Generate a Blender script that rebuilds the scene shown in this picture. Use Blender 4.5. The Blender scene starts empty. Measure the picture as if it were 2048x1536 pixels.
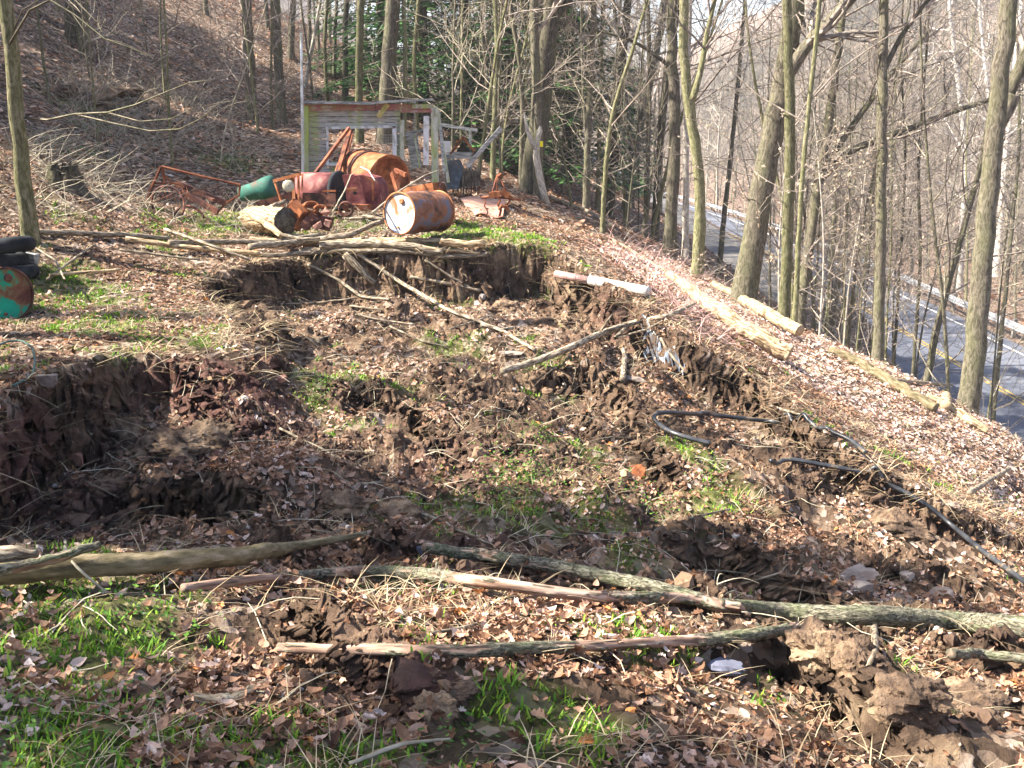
import bpy, math, random, time
import numpy as np
from mathutils import Vector, Matrix
T0 = time.time()
R = math.radians
SC = bpy.context.scene
COL = SC.collection

# ------------------------------------------------------------------ camera, sky, sun, exposure
PITCH = R(14.5); FPX = 2000.0
cam_d = bpy.data.cameras.new('camera'); cam = bpy.data.objects.new('camera', cam_d); COL.objects.link(cam)
cam_d.sensor_width = 36; cam_d.lens = FPX / 2048 * 36; cam_d.clip_end = 3000; cam_d.clip_start = .05
cam.rotation_euler = (math.pi/2 - PITCH, 0, 0)
SC.camera = cam
SUN_EL, SUN_AZ = R(46), R(-94)          # azimuth from +Y, clockwise; the sun stands to the left
w = bpy.data.worlds.new('World'); SC.world = w; w.use_nodes = True
nt = w.node_tree; bgn = nt.nodes['Background']
sky = nt.nodes.new('ShaderNodeTexSky'); sky.sky_type = 'NISHITA'; sky.sun_disc = False
sky.sun_elevation = SUN_EL; sky.sun_rotation = SUN_AZ; sky.dust_density = 2.0
nt.links.new(sky.outputs[0], bgn.inputs[0]); bgn.inputs[1].default_value = .08
sd = bpy.data.lights.new('sun', 'SUN'); sd.energy = 5.0; sd.angle = R(.55); sd.color = (1, .91, .77)
sun = bpy.data.objects.new('sun', sd); COL.objects.link(sun)
tosun = Vector((math.sin(SUN_AZ)*math.cos(SUN_EL), math.cos(SUN_AZ)*math.cos(SUN_EL), math.sin(SUN_EL)))
sun.rotation_euler = tosun.to_track_quat('Z', 'Y').to_euler()
SC.view_settings.view_transform = 'Standard'; SC.view_settings.look = 'None'
SC.view_settings.exposure = 2.25; SC.view_settings.gamma = 1
SC.cycles.max_bounces = 5; SC.cycles.diffuse_bounces = 3; SC.cycles.transparent_max_bounces = 8
rng = np.random.default_rng(7); random.seed(7)

# ------------------------------------------------------------------ noise
_perm = rng.permutation(256); _perm = np.concatenate([_perm, _perm, _perm])
_ga = rng.uniform(0, 2*np.pi, 256); _gx, _gy = np.cos(_ga), np.sin(_ga)
def perlin(x, y, seed=0):
    x = np.asarray(x, float) + seed*17.31; y = np.asarray(y, float) - seed*9.77
    xi = np.floor(x).astype(int); yi = np.floor(y).astype(int)
    xf = x - xi; yf = y - yi; xi = xi & 255; yi = yi & 255
    u = xf*xf*xf*(xf*(xf*6-15)+10); v = yf*yf*yf*(yf*(yf*6-15)+10)
    def g(ix, iy, dx, dy):
        h = _perm[_perm[ix & 255] + (iy & 255)]
        return _gx[h]*dx + _gy[h]*dy
    a = g(xi, yi, xf, yf); b = g(xi+1, yi, xf-1, yf); c = g(xi, yi+1, xf, yf-1); d = g(xi+1, yi+1, xf-1, yf-1)
    return (a + u*(b-a)) + v*((c + u*(d-c)) - (a + u*(b-a)))
def fbm(x, y, oct=4, seed=0, gain=.5):
    s = 0; a = 1; f = 1
    for i in range(oct):
        s = s + a*perlin(x*f, y*f, seed+i*3); a *= gain; f *= 2.03
    return s*1.4
def sstep(a, b, x):
    t = np.clip((x-a)/(b-a), 0, 1); return t*t*(3-2*t)

# ------------------------------------------------------------------ pixel rays (photo pixels 2048 x 1536)
def ray(px, py):
    u = (px-1024)/FPX; v = (768-py)/FPX
    return u, math.cos(PITCH) + v*math.sin(PITCH), -math.sin(PITCH) + v*math.cos(PITCH)
def A(px, py, Y):
    u, dy, dz = ray(px, py); t = Y/dy
    return Vector((u*t, Y, dz*t))
def AZ(px, py, z):
    u, dy, dz = ray(px, py); t = z/dz
    return (u*t, dy*t, z)

# ------------------------------------------------------------------ ground shape
def interp(x, xs, ys): return np.interp(x, xs, ys)
def road_x(y): return 17.6 + .04*y - .0011*np.maximum(0, y-70)**2 * (y < 400)
def Hfar(x, y):
    x = np.asarray(x, float); y = np.asarray(y, float)
    rx = road_x(np.minimum(y, 240))
    t = x - (rx - 4.2)
    z = interp(t, [-200, -90, -60, -6.6, -.6, 0, 8.6, 10.2, 15, 40, 42, 130, 400],
                  [60, 44, 21, -5.3, -10.0, -10.02, -10.02, -10.25, -12.0, -12.2, -11.2, 36, 40])
    z = z - 2.7*sstep(-2, -8, x)*(1-sstep(25, 50, y))
    # the valley head closes the view far ahead
    z = z + sstep(260, 420, y)*18
    # driveway bench cut into the slope
    dx = np.abs(x - drive_x(y)); k = (1-sstep(1.9, 3.4, dx))*sstep(36, 44, y)*(1-sstep(170, 200, y))
    z = z*(1-k) + drive_z(y)*k
    return z
def drive_x(y): return 13.0 + np.clip((np.asarray(y, float)-50)/110, 0, 2)*3.6
def drive_z(y): return -7.5 + 0*np.asarray(y, float)
def tps_fit(P):
    P = np.array(P, float); n = len(P)
    d = np.hypot(P[:, None, 0]-P[None, :, 0], P[:, None, 1]-P[None, :, 1])
    K = np.where(d > 0, d*d*np.log(d+1e-12), 0) + np.eye(n)*.6
    Q = np.c_[np.ones(n), P[:, :2]]
    M = np.block([[K, Q], [Q.T, np.zeros((3, 3))]])
    s = np.linalg.solve(M, np.r_[P[:, 2], 0, 0, 0])
    return P[:, :2], s[:n], s[n:]
def tps(fit, x, y):
    C, wgt, a = fit
    out = a[0] + a[1]*x + a[2]*y
    for (cx, cy), k in zip(C, wgt):
        d2 = (x-cx)**2 + (y-cy)**2
        out = out + k*.5*d2*np.log(d2+1e-12)
    return out
hi = [(0,1536,-1.65),(600,1536,-1.72),(1200,1536,-1.75),(1700,1536,-1.85),(2048,1500,-2.1),(0,1300,-1.70),(0,1150,-1.8),
 (300,1200,-1.85),(600,1300,-1.9),(1000,1400,-1.85),(1500,1400,-1.9),(1300,1250,-2.05),(2048,1250,-2.5),(1700,1250,-2.2),
 (0,900,-1.8),(0,740,-1.8),(200,700,-1.85),(340,690,-1.87),(100,640,-1.85),(22,645,-1.93),(300,600,-1.85),(450,560,-1.85),
 (600,510,-1.75),(900,490,-1.65),(1110,490,-1.65),(600,430,-1.45),(828,465,-1.53),(400,450,-1.45),(1000,430,-1.5),
 (750,390,-1.3),(900,380,-1.3),(480,410,-1.35),(300,400,-1.2),(60,480,-1.35),(0,430,-1.1),(0,330,-.55),(180,350,-.8),(0,280,-.2),
 (1130,500,-1.75),(1200,480,-1.9),(1300,620,-2.15),(1400,700,-2.4),(1600,830,-2.75),(1750,940,-3.0),(1900,1020,-3.2),
 (2048,1100,-3.4),(1200,440,-2.2),(1400,590,-3.2),(1640,680,-4.2),(1850,790,-5.0),(2048,890,-5.0),(1700,800,-3.6),
 (1900,950,-3.95),(1500,680,-3.0),(1300,540,-2.5)]
anch = [(-12,30),(-6,30),(0,31),(4,31),(8,31),(12,5),(12,12),(12,20),(13,-4),(-15,-4),(-15,4),(-14,12),(-14,18),(-14,25),
        (-8,-6),(-2,-6),(4,-6),(9,-6),(10,27),(-9,22),(-5,26)]
PH = [AZ(*p) for p in hi] + [(x, y, float(Hfar(x, y))) for x, y in anch]
PH += [(-4.0, 0, -1.6), (0, 0, -1.65), (2.5, 0, -1.8), (-4, 2, -1.65)]
lo = [(100,1050,-2.62),(180,940,-2.85),(300,970,-2.6),(300,775,-2.16),(200,800,-2.35),(420,850,-2.38),(480,960,-2.4),
 (550,860,-2.48),(600,700,-2.3),(450,1080,-2.2),(800,1050,-2.45),(700,900,-2.5),(850,760,-2.45),(900,620,-2.36),
 (650,610,-2.36),(500,620,-2.3),(1050,640,-2.42),(1024,720,-2.5),(1024,850,-2.65),(1000,1000,-2.6),(1250,720,-2.5),
 (1350,740,-2.85),(1250,850,-2.75),(1450,820,-3.05),(1600,930,-3.1),(1500,1000,-2.95),(1300,1050,-2.8),(1800,1100,-3.35),
 (1700,1180,-3.0),(1500,1200,-2.6),(1200,1200,-2.35),(900,1180,-2.25),(700,1200,-2.15),(2048,1250,-3.0),(2048,1180,-3.5),
 (1900,1350,-2.55),(2000,1480,-2.5),(0,1300,-1.72),(300,1200,-1.9),(1000,1400,-1.9),(600,1300,-1.97),(1500,1400,-1.97),
 (0,1536,-1.65),(1200,1536,-1.75),(600,1536,-1.72),(1200,680,-2.7),(1300,690,-2.75)]
PL = [AZ(*p) for p in lo]
PL += [(-9, 9, -2.2), (-8, 4, -1.9), (8, 9, -5.0), (8, 4, -4.0), (-4, 14, -2.1), (3, 15, -2.6), (6, 12, -4.2), (-4, 0, -1.6), (0, 0, -1.65)]
FH, FL = tps_fit(PH), tps_fit(PL)
def Hhigh(x, y):
    m = np.maximum.reduce([sstep(24, 32, y), sstep(8.5, 12.5, x), sstep(-10.5, -15, x), sstep(0, -6, y)])
    out = Hfar(x, y); k = m < 1
    if np.any(k):
        t = tps(FH, x[k], y[k]); out = out.copy(); out[k] = out[k]*m[k] + t*(1-m[k])
    return out
def hit(f, px, py, tmax=160):
    u, dy, dz = ray(px, py); t = np.exp(np.linspace(math.log(1.2), math.log(tmax), 3000))
    z = f(u*t, dy*t); b = np.nonzero(dz*t < z)[0]
    i = b[0] if len(b) else len(t)-1
    return Vector((u*t[i], dy*t[i], float(z[i])))
poly_px = [(-250,1180),(-120,960),(15,810),(110,752),(200,708),(340,692),(470,705),(490,640),(410,590),(400,556),(480,530),
 (600,509),(750,502),(950,494),(1095,492),(1145,520),(1210,560),(1300,625),(1400,695),(1520,755),(1600,825),(1750,935),
 (1900,1005),(2048,1080),(2300,1230),(2500,1536),(1900,1500),(1750,1440),(1560,1320),(1200,1240),(700,1225),(450,1200),(100,1150)]
POLY = np.array([tuple(hit(Hhigh, *p).xy) for p in poly_px])
HEADS = np.array([1.0]*len(POLY))
def poly_sd(x, y):
    """signed distance to the slide's outline (+ inside) and the softness of the nearest edge"""
    best = np.full(x.shape, 1e9); inside = np.zeros(x.shape, bool); soft = np.zeros(x.shape)
    n = len(POLY)
    for i in range(n):
        a = POLY[i]; b = POLY[(i+1) % n]; e = b-a
        t = np.clip(((x-a[0])*e[0] + (y-a[1])*e[1])/(e@e), 0, 1)
        d = np.hypot(x-a[0]-e[0]*t, y-a[1]-e[1]*t)
        s = .15 if i < 5 else (.6 if i < 8 else (.24 if i < 24 else (.35 if i < 28 else 1.0)))
        k = d < best; best = np.where(k, d, best); soft = np.where(k, s, soft)
        c = ((a[1] > y) != (b[1] > y)) & (x < (b[0]-a[0])*(y-a[1])/(b[1]-a[1]+1e-12) + a[0]); inside ^= c
    return np.where(inside, best, -best), soft
# steps inside the slide where slumped blocks broke off: (pixel line, drop, side width)
cracks = [([(60,860),(200,800),(300,850),(470,880),(560,900)], .28), ([(620,690),(760,700),(900,760),(1010,900)], .16),
          ([(1000,640),(1150,660),(1250,700),(1310,800),(1400,880)], .22), ([(700,960),(860,1010),(1010,1090),(1200,1110)], .16),
          ([(1280,950),(1480,1000),(1650,1060),(1760,1160)], .24), ([(560,1190),(640,1300),(760,1350),(860,1480)], .2),
          ([(1560,1260),(1700,1330),(1800,1460),(1850,1560)], .34), ([(450,560),(500,620),(520,690)], .15)]
CR = []
for pts, d in cracks:
    CR.append((np.array([tuple(hit(Hhigh, *p).xy) for p in pts]), d))
def ground_parts(x, y):
    x = np.asarray(x, float); y = np.asarray(y, float)
    H = Hhigh(x, y)
    near = (y > .5) & (y < 18) & (np.abs(x) < 13)
    xn, yn = x[near], y[near]
    soil = np.zeros(x.shape); ins = np.zeros(x.shape)
    if xn.size:
        sd_, soft = poly_sd(xn, yn)
        sd_ = sd_ + fbm(xn*1.1, yn*1.1, 4, 5)*.15
        m = sstep(-.05, 1, sd_/soft)
        L = tps(FL, xn, yn)
        L = np.minimum(L, H[near] + .05)
        lump = np.abs(fbm(xn*.9 + .5*yn, yn*.9, 4, 11))
        L = L + (lump*.24 - .09) + .06*fbm(xn*2.2, yn*2.2, 4, 13)
        st = np.zeros(xn.shape)
        for P, d in CR:
            best = np.full(xn.shape, 1e9); sgn = np.zeros(xn.shape); tt = np.zeros(xn.shape)
            for i in range(len(P)-1):
                a, b = P[i], P[i+1]; e = b-a; le = math.hypot(*e)
                t = ((xn-a[0])*e[0] + (yn-a[1])*e[1])/le**2; tc = np.clip(t, 0, 1)
                dd = np.hypot(xn-a[0]-e[0]*tc, yn-a[1]-e[1]*tc)
                k = dd < best; best = np.where(k, dd, best)
                sgn = np.where(k, np.sign(e[0]*(yn-a[1]) - e[1]*(xn-a[0])), sgn)
                tt = np.where(k, (i+tc)/(len(P)-1), tt)
            s = best*sgn + fbm(xn*2, yn*2, 4, 21)*.12
            fade = np.exp(-(best/.9)**2)*sstep(0, .15, tt)*(1-sstep(.85, 1, tt))
            st = st + d*fade*(sstep(-.07, .07, s)*1.0 - .5)
            soil[near] = np.maximum(soil[near], np.exp(-(s/.16)**2)*fade*1.2)
        near_fg = sstep(2.2, 3.4, yn)
        Z = H[near]*(1-m) + L*m + st*near_fg
        drop = H[near] - L
        scarp = m*(1-m)*4*sstep(.08, .3, drop)
        soil[near] = np.maximum(soil[near], scarp*1.1)
        soil[near] = np.maximum(soil[near], m*sstep(.1, .38, fbm(xn*.7, yn*.7, 4, 31) + .12*sstep(.2, .6, drop)))
        H = H.copy(); H[near] = Z; ins[near] = m
    # general unevenness; the road corridor stays flat
    rx = road_x(np.minimum(y, 240)); t = x - (rx-4.2)
    flat = np.maximum(sstep(-1.5, -.3, t)*(1-sstep(9.3, 10.6, t)),
                      (1-sstep(1.8, 2.6, np.abs(x-drive_x(y))))*sstep(38, 44, y)*(1-sstep(170, 200, y)))
    far = sstep(16, 40, y) + sstep(7, 15, np.abs(x))
    n = .045*fbm(x*1.3, y*1.3, 5, 41) + (far > 0)*.22*np.minimum(far, 1)*fbm(x*.22, y*.22, 4, 51)
    # rocky outcrop with an undercut in the left bank
    o1 = OUT
    dd = ((x-o1[0])/2.6)**2 + ((y-o1[1])/2.0)**2
    n = n + np.exp(-dd)*(.5*np.abs(fbm(x*.8, y*.8, 4, 61)) - .1)
    return H + n*(1-flat), soil, ins, flat
OUT = (-9.2, 24.0)
# polar sheet: dense where the camera looks, reaching the horizon
rr = np.concatenate([np.exp(np.linspace(math.log(.5), math.log(2.3), 26))[:-1], np.exp(np.linspace(math.log(2.3), math.log(16), 620))[:-1],
                     np.exp(np.linspace(math.log(16), math.log(60), 170))[:-1], np.exp(np.linspace(math.log(60), math.log(900), 110))])
th = np.concatenate([np.linspace(-180, -42, 46)[:-1], np.linspace(-42, -31, 60)[:-1], np.linspace(-31, 31, 860)[:-1], np.linspace(31, 42, 60)[:-1], np.linspace(42, 180, 46)])*np.pi/180
LR = np.log(rr)
RRg, TTg = np.meshgrid(rr, th, indexing='ij')
GX, GY = RRg*np.sin(TTg), RRg*np.cos(TTg)
GZ = np.empty_like(GX); SO = np.empty_like(GX); IN = np.empty_like(GX); FLT = np.empty_like(GX)
for i in range(0, len(rr), 64):
    GZ[i:i+64], SO[i:i+64], IN[i:i+64], FLT[i:i+64] = ground_parts(GX[i:i+64], GY[i:i+64])
GZ[:, -1] = GZ[:, 0]
def _bil(F, x, y):
    x = np.asarray(x, float); y = np.asarray(y, float)
    r = np.clip(np.hypot(x, y), rr[0]*1.001, rr[-1]*.999); a = np.arctan2(x, y)
    i = np.clip(np.searchsorted(rr, r)-1, 0, len(rr)-2); j = np.clip(np.searchsorted(th, a)-1, 0, len(th)-2)
    fi = (r-rr[i])/(rr[i+1]-rr[i]); fj = (a-th[j])/(th[j+1]-th[j])
    return (F[i, j]*(1-fi)+F[i+1, j]*fi)*(1-fj) + (F[i, j+1]*(1-fi)+F[i+1, j+1]*fi)*fj
def gz(x, y): return _bil(GZ, x, y)
def G(px, py, dz=0):
    p = hit(gz, px, py, 400); p.z += dz; return p
def V(x, y, dz=0): return Vector((x, y, float(gz(x, y))+dz))
print('ground', time.time()-T0)

# ------------------------------------------------------------------ material helpers
MATS = {}
def _n(t, kind, **kw):
    n = t.nodes.new(kind)
    for k, v in kw.items(): setattr(n, k, v)
    return n
def ramp(t, stops, fac, interp='LINEAR'):
    r = _n(t, 'ShaderNodeValToRGB'); cr = r.color_ramp; cr.interpolation = interp
    while len(cr.elements) < len(stops): cr.elements.new(.5)
    for e, (p, c) in zip(cr.elements, stops): e.position = p; e.color = (*c, 1)
    t.links.new(fac, r.inputs[0]); return r.outputs[0]
def noise(t, vec, scale, detail=4, rough=.55, dist=0):
    n = _n(t, 'ShaderNodeTexNoise'); n.inputs['Scale'].default_value = scale; n.inputs['Detail'].default_value = detail
    n.inputs['Roughness'].default_value = rough; n.inputs['Distortion'].default_value = dist
    if vec is not None: t.links.new(vec, n.inputs['Vector'])
    return n.outputs['Fac']
def mapping(t, vec, scale=(1, 1, 1), loc=(0, 0, 0)):
    m = _n(t, 'ShaderNodeMapping'); m.inputs['Scale'].default_value = scale; m.inputs['Location'].default_value = loc
    t.links.new(vec, m.inputs[0]); return m.outputs[0]
def mix(t, a, b, fac, mode='MIX'):
    m = _n(t, 'ShaderNodeMix', data_type='RGBA', blend_type=mode)
    for i, s in ((0, fac), (6, a), (7, b)):
        if isinstance(s, (int, float)): m.inputs[i].default_value = s
        elif isinstance(s, tuple): m.inputs[i].default_value = (*s, 1)
        else: t.links.new(s, m.inputs[i])
    return m.outputs[2]
def math_(t, op, a, b=0.0):
    m = _n(t, 'ShaderNodeMath', operation=op)
    for i, s in enumerate((a, b)):
        if isinstance(s, (int, float)): m.inputs[i].default_value = s
        else: t.links.new(s, m.inputs[i])
    return m.outputs[0]
def newmat(name, rough=.85, metal=0, spec=.3):
    m = bpy.data.materials.new(name); m.use_nodes = True; t = m.node_tree; b = t.nodes['Principled BSDF']
    b.inputs['Roughness'].default_value = rough; b.inputs['Metallic'].default_value = metal
    b.inputs['Specular IOR Level'].default_value = spec
    MATS[name] = m; return m, t, b
def bump(t, b, h, strength=.6, dist=.02):
    n = _n(t, 'ShaderNodeBump'); n.inputs['Strength'].default_value = strength; n.inputs['Distance'].default_value = dist
    t.links.new(h, n.inputs['Height']); t.links.new(n.outputs[0], b.inputs['Normal'])
def simple(name, stops, scale=3, detail=6, rough=.85, metal=0, bs=.4, bd=.01, coord='Object', stretch=(1, 1, 1), spec=.3, rnd=0.0, dist=0):
    m, t, b = newmat(name, rough, metal, spec)
    tc = _n(t, 'ShaderNodeTexCoord'); v = mapping(t, tc.outputs[coord], stretch)
    f = noise(t, v, scale, detail, .64, dist); f = math_(t, 'ADD', math_(t, 'MULTIPLY', math_(t, 'SUBTRACT', f, .5), 1.8), .5); c = ramp(t, stops, f)
    if rnd:
        oi = _n(t, 'ShaderNodeObjectInfo')
        k = math_(t, 'ADD', math_(t, 'MULTIPLY', oi.outputs['Random'], rnd), 1-rnd/2)
        cc = _n(t, 'ShaderNodeCombineColor'); [t.links.new(k, cc.inputs[i]) for i in range(3)]
        c = mix(t, c, cc.outputs[0], 1.0, 'MULTIPLY')
    t.links.new(c, b.inputs['Base Color']); bump(t, b, noise(t, v, scale*4, 5, .65), bs, bd)
    return m

# ground: leaf mould, moss-green where grass grows, bare clay soil on scarps
m, t, b = newmat('ground_soil', .92, 0, .2)
tc = _n(t, 'ShaderNodeTexCoord'); P = tc.outputs['Object']
at_s = _n(t, 'ShaderNodeAttribute', attribute_name='soil'); at_g = _n(t, 'ShaderNodeAttribute', attribute_name='green')
at_d = _n(t, 'ShaderNodeAttribute', attribute_name='purple')
vor = _n(t, 'ShaderNodeTexVoronoi'); vor.inputs['Scale'].default_value = 16; t.links.new(P, vor.inputs['Vector'])
sep = _n(t, 'ShaderNodeSeparateColor'); t.links.new(vor.outputs['Color'], sep.inputs[0])
leafc = ramp(t, [(0, (.04, .026, .018)), (.3, (.10, .066, .044)), (.55, (.2, .135, .095)), (.8, (.36, .27, .2)), (1, (.58, .48, .42))], sep.outputs[0])
leafc = mix(t, leafc, ramp(t, [(.3, (.45, .4, .38)), (.7, (1, 1, 1))], noise(t, P, 1.3, 6)), .8, 'MULTIPLY')
soilc = ramp(t, [(.34, (.04, .026, .02)), (.45, (.12, .078, .054)), (.56, (.24, .16, .108)), (.67, (.4, .29, .19))], noise(t, P, 2.3, 8, .68))
soilc = mix(t, soilc, ramp(t, [(.36, (.06, .03, .03)), (.64, (.30, .145, .125))], noise(t, P, 5, 8, .65)), math_(t, 'MULTIPLY', at_d.outputs['Fac'], .75))
c = mix(t, leafc, soilc, ramp(t, [(.3, (0, 0, 0)), (.6, (1, 1, 1))], math_(t, 'ADD', at_s.outputs['Fac'], math_(t, 'MULTIPLY', math_(t, 'SUBTRACT', noise(t, P, 9, 5), .5), .7))))
c = mix(t, c, ramp(t, [(.35, (.05, .08, .015)), (.65, (.2, .26, .05))], noise(t, P, 14, 5)), math_(t, 'MULTIPLY', at_g.outputs['Fac'], .5))
t.links.new(c, b.inputs['Base Color'])
h = math_(t, 'ADD', math_(t, 'ADD', noise(t, P, 9, 9, .78), math_(t, 'MULTIPLY', noise(t, P, 38, 5, .7), .35)), math_(t, 'MULTIPLY', vor.outputs['Distance'], .4))
bump(t, b, h, 1.0, .09)

def bark(name, dark, mid, lite, moss=.35, sc=(20, 4.5, 1)):
    m, t, b = newmat(name, .9, 0, .2)
    uv = _n(t, 'ShaderNodeUVMap'); oi = _n(t, 'ShaderNodeObjectInfo')
    v = mapping(t, uv.outputs[0], sc)
    rid = noise(t, v, 1.6, 7, .72, .9)
    c = ramp(t, [(.38, dark), (.5, mid), (.63, lite)], rid)
    big = noise(t, mapping(t, uv.outputs[0], (2.5, .9, 1)), 1.0, 3)
    c = mix(t, c, (.115, .135, .05), math_(t, 'MULTIPLY', ramp(t, [(.42, (0, 0, 0)), (.62, (1, 1, 1))], big), moss))
    k = math_(t, 'ADD', math_(t, 'MULTIPLY', oi.outputs['Random'], .5), .75)
    cc = _n(t, 'ShaderNodeCombineColor'); [t.links.new(k, cc.inputs[i]) for i in range(3)]
    c = mix(t, c, cc.outputs[0], 1.0, 'MULTIPLY')
    t.links.new(c, b.inputs['Base Color']); bump(t, b, rid, .8, .025)
    return m
bark('bark_grey', (.045, .039, .03), (.12, .105, .08), (.215, .19, .15))
bark('bark_dark', (.035, .032, .027), (.085, .075, .058), (.16, .14, .11), .3)
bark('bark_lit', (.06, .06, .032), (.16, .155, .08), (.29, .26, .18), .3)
bark('bark_pale', (.2, .18, .15), (.42, .38, .33), (.6, .56, .5), .1)
bark('bark_white', (.4, .37, .34), (.6, .57, .53), (.75, .72, .68), 0)
simple('twig', [(.3, (.15, .125, .105)), (.7, (.34, .29, .25))], 8, 3, rnd=.6)
simple('twig_pale', [(.3, (.22, .19, .14)), (.7, (.42, .38, .29))], 8, 3, rnd=.3)
simple('bramble_pink', [(.3, (.36, .2, .19)), (.7, (.58, .4, .36))], 8, 3, rnd=.3)
# fallen limbs: grey-green bark that has flaked off to pinkish wood in places (attribute bk = bark left)
m, t, b = newmat('limb', .8, 0, .25)
uv = _n(t, 'ShaderNodeUVMap'); bk = _n(t, 'ShaderNodeAttribute', attribute_name='bk')
v = mapping(t, uv.outputs[0], (48, 15, 1)); rid = noise(t, v, 1.5, 7, .75, 1.2)
cb = ramp(t, [(.40, (.02, .018, .013)), (.47, (.09, .085, .06)), (.54, (.19, .18, .13)), (.64, (.36, .34, .26))], rid)
cb = mix(t, cb, (.13, .2, .05), math_(t, 'MULTIPLY', ramp(t, [(.48, (0, 0, 0)), (.65, (1, 1, 1))], noise(t, mapping(t, uv.outputs[0], (9, 3, 1)), 1, 4)), .25))
cw = ramp(t, [(.35, (.07, .042, .03)), (.45, (.2, .125, .09)), (.55, (.34, .235, .18)), (.66, (.5, .39, .32))], noise(t, mapping(t, uv.outputs[0], (22, 2.5, 1)), 1.2, 6, .6))
t.links.new(mix(t, cw, cb, bk.outputs['Fac']), b.inputs['Base Color'])
bump(t, b, math_(t, 'MULTIPLY', rid, math_(t, 'ADD', math_(t, 'MULTIPLY', bk.outputs['Fac'], .85), .15)), 1.0, .012)
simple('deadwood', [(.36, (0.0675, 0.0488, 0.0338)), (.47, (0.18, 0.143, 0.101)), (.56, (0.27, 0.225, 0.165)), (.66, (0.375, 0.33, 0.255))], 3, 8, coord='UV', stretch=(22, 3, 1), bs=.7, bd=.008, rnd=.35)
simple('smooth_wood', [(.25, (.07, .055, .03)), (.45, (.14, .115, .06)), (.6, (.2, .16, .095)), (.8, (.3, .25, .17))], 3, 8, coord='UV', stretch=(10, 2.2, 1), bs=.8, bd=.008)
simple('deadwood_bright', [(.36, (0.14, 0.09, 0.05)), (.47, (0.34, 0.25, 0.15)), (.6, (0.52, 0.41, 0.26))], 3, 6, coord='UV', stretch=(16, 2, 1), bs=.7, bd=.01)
simple('cut_wood', [(.35, (.045, .038, .03)), (.65, (.13, .115, .085))], 9, 5, bs=.8)
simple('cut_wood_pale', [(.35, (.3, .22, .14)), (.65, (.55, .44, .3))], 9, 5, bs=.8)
simple('rock', [(.3, (.18, .14, .12)), (.7, (.38, .32, .27))], 5, 6, bs=.6)
simple('rock_blue', [(.3, (.08, .085, .12)), (.7, (.13, .14, .19))], 5, 6, bs=.3)
simple('rock_red', [(.3, (.2, .09, .07)), (.7, (.38, .2, .15))], 7, 6, bs=.6)
# painted / rusted metal
def rusty(name, stops, scale=5.5, rough=.75, bs=.35, metal=.1):
    return simple(name, stops, scale, 8, rough, metal, bs, .01, dist=.6)
rusty('rust', [(.25, (0.0476, 0.0153, 0.00918)), (.45, (0.136, 0.0428, 0.0214)), (.6, (0.218, 0.0704, 0.0306)), (.78, (0.286, 0.116, 0.0612))])
rusty('rust_dark', [(.3, (.035, .018, .016)), (.55, (.11, .045, .035)), (.75, (.24, .1, .06))])
rusty('rust_orange', [(.25, (0.0992, 0.031, 0.0124)), (.45, (0.223, 0.0713, 0.0248)), (.6, (0.31, 0.112, 0.0434)), (.8, (0.384, 0.186, 0.0992))])
rusty('rust_pink', [(.25, (0.108, 0.0315, 0.0314)), (.45, (0.198, 0.063, 0.0627)), (.6, (0.276, 0.107, 0.0969)), (.8, (0.348, 0.214, 0.171))])
rusty('rust_magenta', [(.25, (0.0744, 0.0205, 0.0236)), (.5, (0.167, 0.0409, 0.0471)), (.7, (0.223, 0.0818, 0.0707)), (.85, (0.279, 0.164, 0.118))])
rusty('rust_pale', [(.25, (0.225, 0.105, 0.075)), (.5, (0.36, 0.195, 0.15)), (.75, (0.45, 0.315, 0.262))])
rusty('drum_side', [(.3, (0.0375, 0.0225, 0.021)), (.42, (0.15, 0.0675, 0.0413)), (.52, (0.225, 0.0975, 0.0525)), (.6, (0.15, 0.12, 0.143)), (.7, (0.0975, 0.128, 0.195)), (.85, (0.285, 0.12, 0.06))], 3.4)
rusty('drum_lid', [(.32, (.38, .14, .06)), (.42, (.4, .25, .18)), (.48, (.5, .5, .53)), (.7, (.56, .58, .64)), (.8, (.28, .33, .48))], 3)
rusty('drum_rim', [(.3, (.2, .07, .03)), (.6, (.4, .17, .07)), (.8, (.5, .26, .12))], 4)
rusty('green_lid', [(.3, (0.084, 0.028, 0.021)), (.44, (0.154, 0.07, 0.042)), (.5, (0.14, 0.14, 0.07)), (.54, (0.0105, 0.266, 0.175)), (.8, (0.007, 0.35, 0.238))], 1.9)
rusty('teal_paint', [(.3, (0.106, 0.06, 0.0456)), (.42, (0.033, 0.084, 0.0684)), (.6, (0.0231, 0.132, 0.103)), (.8, (0.066, 0.18, 0.148))], 2.2)
rusty('blue_dark', [(.35, (.05, .045, .05)), (.55, (.05, .075, .1)), (.75, (.12, .16, .2))], 3)
simple('rubber', [(.3, (.012, .014, .017)), (.7, (.03, .034, .04))], 6, 4, rough=.9, bs=.5, spec=.15)
simple('hose_black', [(.3, (.012, .013, .016)), (.55, (.03, .033, .04)), (.68, (.04, .045, .05)), (.8, (.16, .12, .08))], 6, 4, rough=.4, bs=.1, spec=.5)
simple('hose_green', [(.3, (0.024, 0.064, 0.06)), (.7, (0.08, 0.12, 0.112))], 6, 4, rough=.5, bs=.1)
simple('board_grey', [(.3, (.13, .14, .14)), (.5, (.26, .27, .27)), (.7, (.4, .41, .4))], 2, 7, stretch=(3, 3, 14), bs=.5)
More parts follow.
